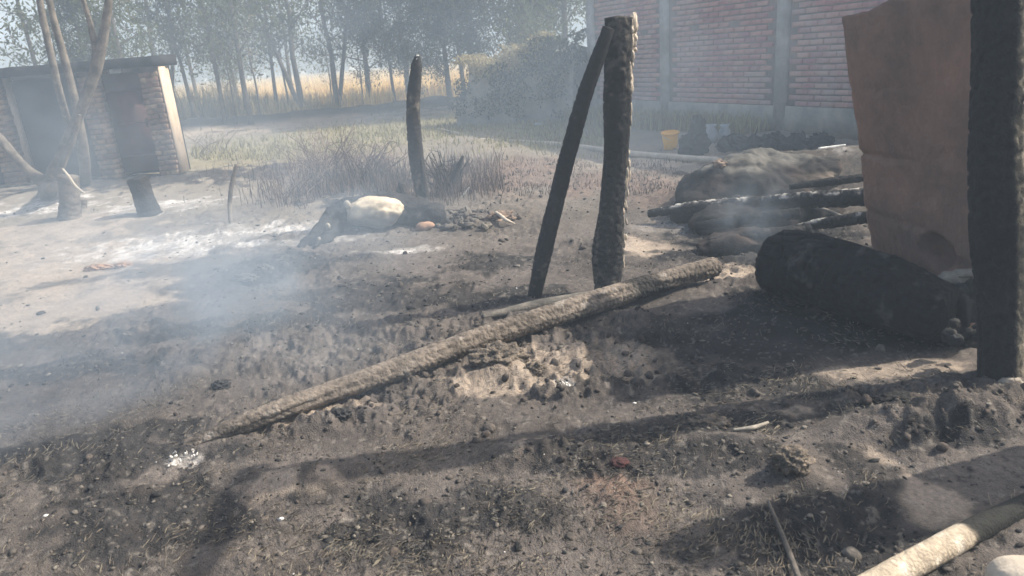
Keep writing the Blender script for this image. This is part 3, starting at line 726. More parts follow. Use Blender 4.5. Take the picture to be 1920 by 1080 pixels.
base = np.array(Pm[0]); mb = MB(); tube(mb, Pm, [.036, .048, .055, .062, .070, .074, .066], 56, 520, ldisp, seed=21, colf=lcol)
lg = mb.build('fallen_log', 'charlog', None, base); tag(lg, 'long fallen log with cracked ash-grey surface lying diagonally across the yard', 'log')
# second thin log half buried behind it
def rod(name, pts, R, m, label, cat, segs=12, rings=50, d=None, seed=1, group=None, col=None):
    mb = MB(); P = np.array(pts, float); tube(mb, P, R, segs, rings, d or rough_disp(.2, 8), seed=seed, colf=col)
    return tag(mb.build(name, m, None, P[0]), label, cat, group)
rod('half_buried_plank', [gz(905, 595, .02), gz(1010, 572, .03), gz(1110, 556, .03)], [.02, .04, .04], 'clod', 'pale half-buried plank lying just behind the long fallen log', 'plank', 14, 60)
# beams over the black heap
def beamcol(V, TT, TH):
    c3 = V[:-2].reshape(TT.shape+(3,)); d3 = c3-c3.mean(1, keepdims=True); d3 /= np.linalg.norm(d3, axis=2, keepdims=True)
    up = sstep(.38, .85, np.concatenate([d3[..., 2].ravel(), [0, 0]]))
    n = fbm3(V*18, 3, 5); w_ = np.clip(sstep(-.1, .3, n), 0, 1)[:, None]*.95*up[:, None]
    return np.array([.028, .028, .030])*(1-w_)+np.array([.55, .53, .50])*w_
rod('charred_beam', [aty(1215, 400, 6.5), aty(1300, 388, 6.35), aty(1420, 382, 6.1), aty(1530, 374, 5.75), aty(1680, 366, 5.2)], [.03, .055, .06, .065, .068], 'charlog',
    'long black beam lying across the front of the charred hump', 'beam', 24, 150, gator_disp(.34, .3, 6, 15, 7), 31, col=beamcol)
rod('charred_beam', [aty(1468, 430, 5.6), aty(1550, 418, 5.4), aty(1665, 402, 5.1)], [.02, .042, .05], 'charlog',
    'shorter charred beam with silvery crust running behind the mud wall', 'beam', 20, 110, gator_disp(.3, .2, 6, 24, 7), 32, col=beamcol)
def short(px0, py0, z0, px1, py1, z1, rr, label, sd):
    rod('charred_timber', [gz(px0, py0, z0), gz((px0+px1)/2, (py0+py1)/2, (z0+z1)/2+.01), gz(px1, py1, z1)], [rr*.7, rr, rr*.9], 'charlog', label, 'timber', 18, 70, gator_disp(.3, .3, 6, 18, 6), sd, col=wood_col((.022, .022, .024), (.10, .095, .09), .3))
short(1305, 425, .10, 1500, 400, .22, .05, 'blackened timber just under the left half of the long beam', 41)
short(1330, 455, .05, 1520, 432, .12, .055, 'lowest black timber lying on the ground before the heap', 42)
short(1480, 350, .33, 1640, 330, .40, .035, 'thin blackened timber half sunk in the right part of the heap', 43)
rod('grey_stick', [aty(1520, 386, 6.0), aty(1555, 396, 5.85), aty(1585, 408, 5.7)], [.012, .016, .01], 'stone', 'short grey stick slanting between the two charred beams', 'stick')

# ------------------------------------------------------------------ charred mounds / carcasses
def blobby(name, parts, m, base, vox=.02, parent=None, disp=.02, f=9, seed=1, smooth_it=4):
    """joins tubes and lumps into one continuous skin through a voxel remesh, then roughens it"""
    mb = MB()
    for p in parts:
        if p[0] == 't': tube(mb, p[1], p[2], 16, 24, None, flat=p[3] if len(p) > 3 else 1)
        else: lump_mb(mb, p[1], p[2], 3, p[3] if len(p) > 3 else .1, 1.5, seed, p[4] if len(p) > 4 else 0)
    o = mb.build(name, m, parent, base)
    md = o.modifiers.new('r', 'REMESH'); md.mode = 'VOXEL'; md.voxel_size = vox
    ms = o.modifiers.new('s', 'SMOOTH'); ms.iterations = smooth_it; ms.factor = .6
    dg = bpy.context.evaluated_depsgraph_get(); ev = o.evaluated_get(dg); me = bpy.data.meshes.new_from_object(ev); o.modifiers.clear(); o.data = me
    n = len(me.vertices); V = np.empty(n*3, np.float32); me.vertices.foreach_get('co', V); V = V.reshape(-1, 3).astype(float)
    N = np.empty(n*3, np.float32); me.vertex_normals.foreach_get('vector', N); N = N.reshape(-1, 3)
    V += N*(disp*fbm3(V*f, 4, seed))[:, None]
    me.vertices.foreach_set('co', V.astype(np.float32).ravel()); me.polygons.foreach_set('use_smooth', np.ones(len(me.polygons), bool)); me.update()
    if not me.materials: me.materials.append(M[m])
    return o
# 1: the collapsed heap behind the beams
def recolor(o, f):
    me = o.data; n = len(me.vertices); V = np.empty(n*3, np.float32); me.vertices.foreach_get('co', V); V = V.reshape(-1, 3).astype(float)
    N = np.empty(n*3, np.float32); me.vertex_normals.foreach_get('vector', N); N = N.reshape(-1, 3)
    for a in list(me.color_attributes): me.color_attributes.remove(a)
    a = me.color_attributes.new('Col', 'FLOAT_COLOR', 'POINT'); a.data.foreach_set('color', np.concatenate([np.clip(f(V, N), 0, .9), np.ones((n, 1))], 1).astype(np.float32).ravel())
OH = np.array([2.4, 6.8, 0])
o = blobby('burnt_heap', [('l', (2.28, 6.76, .12), (.60, .42, .36), .22), ('l', (2.62, 6.98, .14), (.88, .46, .35), .22), ('l', (2.35, 6.80, .30), (.42, .34, .17), .3), ('l', (1.92, 6.6, .06), (.36, .28, .22), .4), ('l', (2.2, 6.2, .02), (.52, .34, .20), .5),
      ('l', (2.65, 6.3, .04), (.45, .35, .20), .5), ('l', gz(1400, 455, .02), (.36, .25, .12), .5)], 'charlog', OH, .02, disp=.07, f=6, seed=4)
def hcol(V, N):
    n = fbm3(V*7, 4, 3)[:, None]; b = np.array([.020, .0185, .019])*(1+.5*n); br = sstep(.05, .4, fbm3(V*3.5, 3, 8))[:, None]; b = b*(1-br*.6)+np.array([.065, .048, .043])*br*.6
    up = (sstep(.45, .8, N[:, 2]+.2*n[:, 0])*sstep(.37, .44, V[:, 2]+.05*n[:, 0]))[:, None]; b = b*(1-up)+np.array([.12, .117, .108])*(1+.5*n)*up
    t = (sstep(.25, .5, V[:, 0])*sstep(.35, .15, V[:, 2])*sstep(.3, .7, N[:, 2])*sstep(-.35, -.1, V[:, 1]))[:, None]; return b*(1-t)+np.array([.40, .33, .27])*(1+.4*n)*t
recolor(o, hcol)
tag(o, 'wide collapsed heap of black roof remains with a grey ashy top behind the long beam', 'heap')
mb = MB(); lump_mb(mb, aty(1352, 309, 6.62), (.07, .05, .05), 3, .7, 2, 4); mb.build('scorched_patch', 'scrapmix', o, OH)
# 2: the big black body in front of the mud wall
pa = gz(1462, 492, .21); pb = gz(1560, 515, .22); pc = gz(1660, 545, .22); pd = gz(1778, 594, .17)
mb = MB(); P_ = [pa-(pb-pa)*.22, pa-(pb-pa)*.12, pa, pb, pc, pd]; b0 = np.array([pb[0], pb[1], 0])
def bigd(u, th, s):
    p = np.stack([np.cos(th)*2.2, np.sin(th)*2.2, u*1.3], -1).reshape(-1, 3); lo = fbm3(p, 3, s).reshape(u.shape); g1, g2 = worley(th/(2*math.pi)*14, u*7+.9*noise2(th*2, u*4, 3), 5, wrapx=14)
    return .10*lo-.055*(1-sstep(0, .25, g2-g1))+.03*noise2(th*9, u*7, 4)+.02*noise2(th*3.2, u*26, 5)
tube(mb, P_, [.09, .17, .205, .215, .205, .15], 110, 260, bigd, seed=6, colf=wood_col((.017, .017, .019), (.065, .062, .06), .22))
o = mb.build('charred_log', 'charlog', None, b0); tag(o, 'very thick blackened log with a blunt rounded end lying before the mud wall', 'log')
# 3: the pale-bellied one by the stake
O3 = np.array([-1.35, 7.0, 0])
parts = [('t', [(-1.72, 7.14, .17), (-1.45, 7.18, .18), (-1.1, 7.2, .17), (-.8, 7.18, .13)], [.14, .18, .18, .12]), ('l', (-.78, 7.1, .08), (.2, .12, .13), .5), ('t', [(-1.72, 7.1, .2), (-1.78, 6.9, .12), (-1.86, 6.6, .05), (-1.92, 6.42, .03)], [.09, .06, .035, .03]),
         ('t', [(-1.68, 7.0, .1), (-1.7, 6.75, .06), (-1.74, 6.5, .04), (-1.76, 6.36, .03)], [.08, .05, .032, .032]), ('l', (-1.78, 6.62, .02), (.14, .16, .06), .5)]
o = blobby('charred_carcass', parts, 'carcass', O3, .018, disp=.05, f=9, seed=9)
tag(o, 'burnt carcass with a pale swollen belly lying on its side by the slim stake', 'carcass')
mb = MB(); lump_mb(mb, (-1.30, 7.03, .185), (.27, .17, .155), 4, .30, 1.3, 5)
V = mb.V[0]; hgt = sstep(.10, .25, V[:, 2]+.06*fbm3(V*9, 3, 4)); n_ = fbm3(V*11, 3, 6); lit = hgt[:, None]  # belly colour painted sunlit on top, shaded grey below
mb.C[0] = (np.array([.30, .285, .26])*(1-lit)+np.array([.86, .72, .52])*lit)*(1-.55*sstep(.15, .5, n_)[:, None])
mb.build('pale_belly', 'belly', o, O3)
mb = MB(); lump_mb(mb, aty(651, 384, 6.98), (.035, .03, .045), 2, .3, 2, 6); mb.build('pale_joint', 'stone', o, O3)
for k, (px, py) in enumerate(((615, 424), (598, 450))):
    mb = MB(); lump_mb(mb, aty(px, py, 6.62-.12*k), (.022, .022, .03), 2, .3, 2, 8+k); mb.build('pale_joint', 'stone', o, O3)
mb = MB()
lump_mb(mb, gz(797, 424, .04), (.095, .06, .045), 3, .25, 1.6, 3); tag(mb.build('clay_lump', 'tan', None, gz(797, 424)), 'orange-tan burnt lump at the foot of the slim stake', 'lump')

# burnt debris right of the stake, with an orange-tan scrap
mb = MB(); rs = np.random.RandomState(14)
for k in range(46):
    P = gz(rs.uniform(812, 915), rs.uniform(394, 426), .01+.035*rs.rand()); lump_mb(mb, P, rs.uniform(.012, .06, 3)*[1.6, 1, .55], 2, .8, 2.2, k, tumble=k % 3 == 0)
tag(mb.build('burnt_rubble', 'clod', None, gz(860, 412), smooth=False), 'low grey heap of burnt rubble right of the slim stake', 'rubble', kind='stuff')
mb = MB()
lump_mb(mb, gz(938, 408, .03), (.13, .09, .055), 4, .75, 2.2, 61); o = mb.build('scorched_scrap', 'scrapmix', None, gz(940, 408)); tag(o, 'small tan and brown scorched scrap heap between stake and leaning pole', 'debris')
mb = MB(); tube(mb, [gz(930, 398, .09), gz(948, 412, .06), gz(966, 420, .01)], [.014, .02, .006], 8, 12, rough_disp(.4, 20)); mb.build('pale_splinter', 'palewood', o, gz(940, 408))
rod('white_stick', [gz(862, 374, .01), aty(880, 351, 8.3)], [.013, .009], 'ash', 'bright white stick poking up right of the slim stake', 'stick', 8, 10)

# ------------------------------------------------------------------ leaning mud wall fragment
def mudwall():
    TL, BL = aty(1578, 34, 4.45), aty(1640, 500, 4.6); TR, BR = aty(1915, -70, 3.35), aty(1895, 660, 3.35)
    BL[2] = -.02; BR[2] = -.02
    nu, nv = 60, 90; U, Vv = np.meshgrid(np.linspace(0, 1, nu), np.linspace(0, 1, nv))
    P = (BL+(BR-BL)*U[..., None])*(1-Vv[..., None])+(TL+(TR-TL)*U[..., None])*Vv[..., None]
    # ragged outline
    left = np.stack([.015*fbm2(Vv*7, Vv*0+2, 4, 3)*(1-U)**4, Vv*0, Vv*0], -1); top = np.stack([Vv*0, Vv*0, (.035*fbm2(U*6, U*0+5, 4, 4)-.04*U*0)*Vv**8], -1)
    P = P+left+top
    ax = (BR-BL)/np.linalg.norm(BR-BL); nrm = np.cross(ax, [0, 0, 1.0]);
    if nrm[1] > 0: nrm = -nrm
    x = P.reshape(-1, 3)
    rel = .013*fbm3(x*3, 3, 6)+.007*fbm3(x*16, 3, 7)
    # lift joints (courses of daub) and a broken hollow near the base
    v = Vv.ravel(); u = U.ravel()
    for jv, dep, u1 in ((.50, .03, .5), (.74, .008, 1.), (.27, .012, .8)):
        rel -= dep*np.exp(-((v-jv-.012*noise2(u*9, u*0, 3))/.008)**2)*(1-sstep(u1*.5, u1, u))
    hole = np.hypot((u-.55)/.10, (v-.20)/.055); rel -= .11*(1-sstep(.6, 1.25, hole+.3*fbm2(u*12, v*12, 3, 2)))
    hole = np.hypot((u-.62)/.05, (v-.52)/.03); rel -= .012*(1-sstep(.5, 1.2, hole))
    front = x+nrm*rel[:, None]; back = x-nrm*(.13+.02*fbm3(x*4, 2, 8))[:, None]
    mb = MB(); i = np.arange(nv-1)[:, None]*nu; j = np.arange(nu-1)[None]; q = np.stack([i+j, i+j+1, i+nu+j+1, i+nu+j], -1).reshape(-1, 4)
    N = nu*nv; qb = q[:, ::-1]+N; e = []
    for k in range(nv-1): a = k*nu; e.append((a, a+nu, a+nu+N, a+N)); a += nu-1; e.append((a+N, a+nu+N, a+nu, a))
    for k in range(nu-1): e.append((k+N, k+1+N, k+1, k)); a = (nv-1)*nu+k; e.append((a, a+1, a+1+N, a+N))
    mb.add(np.vstack([front, back]), np.vstack([q, qb, e]))
    o = mb.build('mud_wall', 'mud', None, BL); tag(o, 'brown leaning mud wall fragment with a hollow near its foot left of the corner post', 'wall')
mudwall()

# ------------------------------------------------------------------ dead forked trunk, stumps, poles at the left
def trunk(name, limbs, m, label, cat, base, seed=1, group=None):
    root = empty(name, base, label, cat, group)
    for nm, P, R in limbs:
        mb = MB(); tube(mb, P, R, 22, 110, gator_disp(.07, .30, 3.5, 9, 10), seed=seed); mb.build(nm, m, root, base); seed += 1
    return root
Yt = 9.6
b = gz(88, 368); b[2] = 0
trunk('dead_tree', [('trunk', [gz(86, 372, -.05), aty(97, 335, Yt), aty(118, 282, Yt), aty(148, 215, Yt), aty(180, 138, Yt), aty(193, 80, Yt), aty(205, 0, Yt), aty(212, -120, Yt)], [.13, .095, .07, .065, .068, .058, .04, .03]),
                    ('limb', [aty(176, 150, Yt), aty(180, 90, Yt), aty(168, 40, Yt), aty(150, -20, Yt)], [.05, .04, .03, .025]),
                    ('limb', [aty(92, 350, Yt), aty(55, 322, Yt), aty(20, 284, Yt), aty(-40, 215, Yt)], [.09, .062, .055, .05]),
                    ('limb', [aty(108, 330, Yt-.1), aty(135, 262, Yt-.15), aty(150, 215, Yt-.15)], [.05, .045, .02])], 'bark',
      'thick grey dead tree with forked limbs in front of the latrine block', 'tree', b, 3)
b = aty(160, 352, 9.9); b[2] = 0
rod('bare_pole', [gz(161, 350, -.05), aty(157, 290, 9.9), aty(145, 205, 9.9), aty(122, 110, 9.9), aty(100, 40, 9.9), aty(84, -40, 9.9)], [.085, .075, .055, .048, .04, .035], 'bark', 'slender pale pole curving up beside the dead tree trunk', 'pole', 12, 90, rough_disp(.12, 3), 5)
rod('bare_pole', [gz(130, 345, -.05)+[0, .6, 0], aty(112, 180, 10.6), aty(98, 110, 10.6), aty(82, 50, 10.6), aty(68, -40, 10.6)], [.05, .05, .048, .045, .04], 'bark', 'leftmost of two thin pale poles rising above the latrine roof', 'pole', 10, 70, rough_disp(.12, 3), 6)
def stump(px, py, ph, r, label, lean, seed, m='bark'):
    g = gz(px, py); g[2] = gh(g[0], g[1])-.03; top = aty(px-lean, ph, g[1])
    mb = MB(); tube(mb, [g, (g+top)/2, top], [r*1.2, r, r*1.02], 26, 50, gator_disp(.10, .16, 4, 12, 8), seed=seed); return tag(mb.build('tree_stump', m, None, g), label, 'stump')
o1 = stump(282, 404, 334, .12, 'dark charred stump standing right of the latrine door foot', 25, 3, 'char')
stump(132, 416, 330, .105, 'grey stump with a curved pale stick beside it', 4, 4)
stump(155, 402, 372, .06, 'short low stump just right of the grey stump', 1, 5)
rod('curved_stick', [aty(117, 316, 8.6), aty(130, 332, 8.6), aty(142, 350, 8.6), aty(158, 362, 8.5)], [.01, .016, .016, .01], 'palewood', 'curved pale stick leaning on the grey stump', 'stick', 8, 20)
rod('upright_stick', [gz(433, 422, 0), aty(430, 385, 8.1), aty(434, 345, 8.1), aty(443, 308, 8.1)], [.02, .026, .025, .018], 'bark', 'single thin upright stick beside the white ash patch', 'stick', 9, 30, rough_disp(.2, 5))

# burnt scrub, stubble clumps
def shrub(name, px, py, n, hgt, spread, label, m='twig', seed=1, r=.008, group=None):
    rs = np.random.RandomState(seed); g = gz(px, py); g[2] = gh(g[0], g[1]); mb = MB()
    for k in range(n):
        az = rs.uniform(0, 6.28); b = g+np.array([rs.normal()*spread*.25, rs.normal()*spread*.2, 0]); d = np.array([math.cos(az), math.sin(az), 0])*spread*rs.uniform(.1, 1)
        h = hgt*rs.uniform(.5, 1.05); m1 = b+d*.35+[0, 0, h*.5]; e = b+d+[0, 0, h]+rs.normal(size=3)*.05
        tube(mb, [b, m1, e], [r, r*.8, r*.4], 5, 6, None)
        for q in range(rs.randint(2, 6)):
            t = rs.uniform(.35, .95); s = b+(e-b)*t+(m1-(b+e)/2)*4*t*(1-t)*.5; e2 = s+rs.normal(size=3)*[.13, .1, .08]*(hgt/.8)+[0, 0, .07]
            tube(mb, [s, (s+e2)/2+rs.normal(size=3)*.015, e2], [r*.5, r*.4, r*.25], 4, 4, None, caps=False)
    return tag(mb.build(name, m, None, g), label, 'shrub', group)
shrub('burnt_shrub', 612, 352, 46, .85, .75, 'tall bare burnt shrub with pale twigs behind the pale-bellied carcass', seed=2)
shrub('burnt_shrub', 690, 345, 34, .55, .5, 'low dark burnt shrub right behind the pale-bellied carcass', 'stubble', 3, .009)
shrub('burnt_shrub', 552, 385, 22, .5, .5, 'small burnt shrub left of the pale-bellied carcass', seed=4, r=.006)
shrub('burnt_shrub', 845, 362, 30, .45, .3, 'dark burnt shrub right of the slim stake', 'char', 5, .010)
shrub('burnt_shrub', 300, 318, 10, .7, .7, 'sparse twiggy shrub in front of the brown latrine door', seed=6, r=.009)
shrub('burnt_shrub', 395, 290, 16, .5, .9, 'wispy dry shrub right of the latrine block', seed=7, r=.006)
rod('charred_stub', [gz(838, 372, 0), aty(853, 330, 8.5), aty(868, 292, 8.5)], [.06, .045, .015], 'char', 'leaning charred stub in the burnt shrub right of the stake', 'stub', 10, 26, rough_disp(.3, 9))
rod('charred_stub', [gz(752, 385, 0), aty(753, 362, 8.0), aty(752, 342, 8.0)], [.06, .055, .03], 'char', 'short black stub just left of the slim stake', 'stub', 10, 20, rough_disp(.3, 9))
def stubble():
    rs = np.random.RandomState(21); mb = MB(); n = 8500
    rx = np.concatenate([rs.normal(660, 95, n//2), rs.uniform(830, 1330, n//3), rs.normal(850, 45, n//6)]); ry = np.concatenate([rs.normal(345, 22, n//2), rs.uniform(300, 372, n//3), rs.normal(350, 14, n//6)])
    P = np.array([gz(a, min(max(c, 285), 395)) for a, c in zip(rx, ry)]); P = P[((P[:, :2]-WA[:2]) @ WN[:2]) > .3]; cl = fbm2(P[:, 0]*2, P[:, 1]*2, 3, 4); P = P[cl > -.15]; P[:, 2] = gheight(P[:, 0], P[:, 1])
    hh = np.where(P[:, 0] > .0, .07, .27); blades(mb, P, rs.uniform(.3, 1.1, len(P))*hh, .009, rs, .5, .2)
    tag(mb.build('scorched_stubble', 'stubble', smooth=False), kind='stuff')
stubble()

# ------------------------------------------------------------------ bucket, bundle, pots, pole by the brick wall
def bucket():
    g = gz(1257, 279); root = empty('bucket', (g[0], g[1], gh(g[0], g[1])+.01), 'yellow plastic bucket standing near the foot of the brick wall', 'bucket')
    root.rotation_euler = (R_(7), R_(-5), .3)
    def lathe(prof, nm, m, parent, n=32):
        mb = MB(); V = [(r*math.cos(t), r*math.sin(t), z) for r, z in prof for t in np.linspace(0, 2*math.pi, n, endpoint=False)]
        k = len(prof); q = [(i*n+j, i*n+(j+1) % n, (i+1)*n+(j+1) % n, (i+1)*n+j) for i in range(k-1) for j in range(n)]
        mb.add(V, q); return mb.build(nm, m, parent, shift=False)
    b = lathe([(.001, 0), (.092, 0), (.098, .01), (.128, .25), (.124, .25), (.094, .015), (.001, .012)], 'shell', 'yellow', root)
    lathe([(.127, .235), (.138, .237), (.139, .256), (.127, .259)], 'rim', 'yellow', root)
    mb = MB(); t = np.linspace(0, math.pi, 14); tube(mb, np.stack([.137*np.cos(t), -.06*np.sin(t)-.05*np.sin(t), .245-.09*np.sin(t)], 1), [.0035]*14, 6); mb.build('handle', 'tin', root, shift=False)
bucket()
g = gz(1300, 290)
mb = MB(); lump_mb(mb, g+[0, 0, .13], (.20, .15, .2), 4, .5, 2.2, 3); lump_mb(mb, g+[.06, .04, .28], (.12, .11, .24), 4, .5, 2, 5); tag(mb.build('dark_bundle', 'dark', None, g), 'tall dark heaped bundle standing right of the yellow bucket', 'bundle')
def pot(px, py, r, h, label, seed):
    g = gz(px, py); g[2] = gh(g[0], g[1]); n = 20; prof = [(.001, 0), (r*.7, 0), (r, h*.35), (r*.95, h*.65), (r*.6, h*.82), (r*.85, h), (r*.8, h), (r*.5, h*.8), (r*.85, h*.5), (.001, h*.3)]
    mb = MB(); V = [(g[0]+a*math.cos(t), g[1]+a*math.sin(t), g[2]+z) for a, z in prof for t in np.linspace(0, 2*math.pi, n, endpoint=False)]; k = len(prof)
    mb.add(V, [(i*n+j, i*n+(j+1) % n, (i+1)*n+(j+1) % n, (i+1)*n+j) for i in range(k-1) for j in range(n)]); tag(mb.build('metal_pot', 'tin', None, g), label, 'pot')
pot(1333, 270, .10, .27, 'left of two dull metal pots beside the dark bundle', 1); pot(1358, 268, .09, .25, 'right of two dull metal pots beside the dark bundle', 2)
P = [gz(a, c, .03) for a, c in ((896, 262), (980, 266), (1060, 271), (1180, 288), (1260, 295), (1345, 300))]
rod('pale_pole', P, [.03, .035, .04, .045, .045, .04], 'palewood', 'long pale pole lying on the ground in front of the brick wall', 'pole', 10, 60, rough_disp(.08, 2))
rod('pale_stick', [gz(822, 241, .03), gz(862, 251, .03)], [.02, .03], 'palewood', 'short pale stick on the grass left of the long pale pole', 'stick', 8, 10)
for k, (px, py, lb) in enumerate(((1007, 236, 'larger white scrap on the grass at the foot of the hedge'), (1068, 236, 'tiny white scrap beside the leaning pole, near the hedge foot'))):
    g = gz(px, py); mb = MB(); lump_mb(mb, g+[0, 0, .03], (.09-.04*k, .06, .035), 2, .5, 2, k); tag(mb.build('white_scrap', 'tin' if k == 0 else 'ash', None, g), lb, 'litter')
mb = MB(); rs = np.random.RandomState(31)
for k in range(70):
    t = rs.uniform(0, 1); P = gz(1350+200*t, 272-2*t+rs.uniform(-8, 8), .03+.12*rs.rand()*(1-abs(t-.4))); lump_mb(mb, P, rs.uniform(.04, .12, 3)*[1.6, 1, .7], 1, .7, 2, k, tumble=True)
tag(mb.build('debris_heap', 'dark', None, gz(1440, 272), smooth=False), 'low dark heap of debris along the foot of the brick wall', 'debris')
rod('white_stick', [gz(1535, 279, .36), gz(1585, 272, .38)], [.016, .01], 'ash', 'thin white stick on top of the ash heap behind the hump', 'stick', 8, 14)

# ------------------------------------------------------------------ stones, clods and close pieces
def stone(px, py, r, z, label, m='stone', seed=1, cat='stone', name='stone'):
    g = gz(px, py, z); mb = MB(); lump_mb(mb, g, r, 3, .35, 1.5, seed); return tag(mb.build(name, m, None, (g[0], g[1], 0)), label, cat)
stone(1785, 522, (.075, .055, .035), .30, 'pale angular stone on top of the rubble beside the corner post', seed=2)
stone(1812, 512, (.06, .045, .02), .33, 'flat pale stone topmost of the rubble beside the corner post', seed=3)
stone(1800, 556, (.035, .04, .03), .25, 'small grey stone in the middle of the rubble beside the corner post', 'clod', 4)
stone(1800, 590, (.05, .06, .06), .15, 'grey ashy lump low in the rubble beside the corner post', 'stone', 5)
stone(1826, 612, (.035, .03, .025), .12, 'small sandy stone low against the corner post', 'tan', 6)
stone(1780, 618, (.04, .05, .05), .10, 'dark lump at the bottom of the rubble beside the corner post', 'coal', 9)
mb = MB(); rs = np.random.RandomState(41)
lump_mb(mb, gz(1808, 600, .12), (.10, .11, .19), 4, .5, 2.2, 5)
for k in range(30): lump_mb(mb, gz(rs.uniform(1775, 1845), rs.uniform(540, 640), rs.uniform(.02, .2)), rs.uniform(.015, .045, 3), 2, .7, 2, k, tumble=True)
tag(mb.build('burnt_rubble', 'coal', None, gz(1800, 620)), 'black rubble piled between the mud wall foot and the corner post', 'rubble')
stone(1893, 718, (.055, .05, .035), .02, 'pale round stone just in front of the corner post', seed=7)
stone(1535, 560, (.05, .02, .012), .03, 'thin white ash scrap on the shaded ground before the big carcass', 'ash', 8, 'ash', 'ash_scrap')
for k, (px, py, r, lb) in enumerate([(935, 690, (.15, .10, .07), 'largest tan straw-dung clod just below the middle of the fallen log'), (640, 792, (.05, .035, .03), 'black lump under the left part of the fallen log'),
        (1005, 700, (.05, .05, .04), 'small brown clod right of the largest tan clod'), (460, 530, (.10, .05, .035), 'grey clod with a black underside on the smoky ground'), (498, 518, (.07, .04, .04), 'pale clod right behind the grey clod on smoky ground'),
        (1273, 322, (.09, .05, .03), 'small black lump on bare ground left of the burnt hump'), (1480, 895, (.07, .05, .05), 'matted straw clump at the edge of the black hollow'), (1330, 800, (.08, .05, .03), 'tan crumbly clod at the right of the long shadow'),
        (1680, 775, (.10, .05, .03), 'dark crumbly clod in front of the corner post shadow'), (185, 503, (.12, .05, .035), 'orange-brown clod left on the pale sandy ground'), (232, 500, (.08, .05, .03), 'orange-brown clod right on the pale sandy ground'),
        (415, 725, (.05, .04, .03), 'dark grey lump above the left end of the fallen log')]):
    g = gz(px, py); z = gh(g[0], g[1]); mb = MB(); lump_mb(mb, (g[0], g[1], z+r[2]*.2), r, 4, .6, 3.6, 50+k)
    tag(mb.build('earth_clod', 'coal' if 'black' in lb[:6] or 'dark' in lb[:5] else ('tan' if 'orange' in lb else 'dung' if ('tan' in lb or 'brown' in lb or 'straw' in lb) else 'clod'), None, (g[0], g[1], z)), lb, 'clod')
def scrap(px, py, n, sp, label, seed):
    rs = np.random.RandomState(seed); g = gz(px, py); z = gh(g[0], g[1]); mb = MB()
    for k in range(n): lump_mb(mb, (g[0]+rs.normal()*sp, g[1]+rs.normal()*sp*.8, z+.012+rs.uniform(0, .02)), rs.uniform(.002, .007, 3)*[1.8, 1, .6], 1, .7, 2, k, tumble=True)
    tag(mb.build('ash_flakes', 'ash', None, (g[0], g[1], z)), label, 'ash', kind='stuff')
scrap(1058, 722, 26, .028, 'bright white ash flakes right of the tan clod', 1); scrap(958, 655, 18, .022, 'white ash flakes just under the middle of the log', 2); scrap(342, 862, 22, .035, 'white ash flakes beyond the buried left end of the log', 3)
g = gz(1160, 878); z = gh(g[0], g[1]); mb = MB(); lump_mb(mb, (g[0], g[1], z+.012), (.035, .028, .018), 3, .6, 2.5, 3); tag(mb.build('red_scrap', 'red', None, (g[0], g[1], z)), 'small dark red scrap in the ash of the foreground', 'scrap')
# pole painted part sunlit, part shaded, and butt end at the very bottom right
def polecol(V, TT, TH):
    t = np.concatenate([TT.ravel(), [0, TT.max()]])
    n = fbm3(V*12, 3, 5); pole_shade = sstep(.42, .47, t/TT.max()+.10*n)[:, None]; c = np.array([.52, .45, .36])*(1+.25*n[:, None]); wt = sstep(.25, .5, fbm3(V*22, 2, 9))[:, None]
    c = c*(1-wt*.6)+np.array([.85, .78, .68])*wt*.6
    return np.clip(c*(1-pole_shade)+np.array([.03, .031, .03])*pole_shade, 0, .9)
rod('light_painted_pole', [gz(1560, 1140, .04), gz(1720, 1052, .035), gz(1800, 1008, .03), gz(1925, 945, .0), gz(2050, 890, -.02)], [.038, .040, .040, .036, .03], 'charlog', 'pole with sunlit end and shaded rest painted on at the bottom right corner', 'pole', 30, 120, rough_disp(.09, 6), 3, col=polecol)
g = gz(1925, 1098, .09); mb = MB(); lump_mb(mb, g, (.10, .09, .075), 4, .08, 1.3, 3); tag(mb.build('pale_stone', 'palewood', None, (g[0], g[1], 0)), 'smooth pale rounded stone in the extreme bottom right corner', 'stone')
rod('charred_branch', [gz(1440, 940, .02), gz(1470, 1010, .02), gz(1500, 1090, .03)], [.005, .009, .010], 'clod', 'grey branch end pointing down through the black hollow', 'branch')
rod('grey_twig', [gz(1375, 806, .03), gz(1410, 803, .035), gz(1440, 792, .03)], [.006, .01, .006], 'stone', 'short curved grey twig beside the tan crumbly clod', 'twig')
# unseen post added outside the frame on the right to throw the corner shade
mb = MB(); tube(mb, [(2.62, 2.36, -.05), (2.60, 2.35, 1.0), (2.62, 2.34, 1.95)], [.15, .14, .12], 24, 80, gator_disp(.12, .3, 3, 12, 9), seed=7); tag(mb.build('charred_post', 'char', None, (2.62, 2.36, 0)), 'unseen charred post added outside the right edge to shade the near corner', 'post')

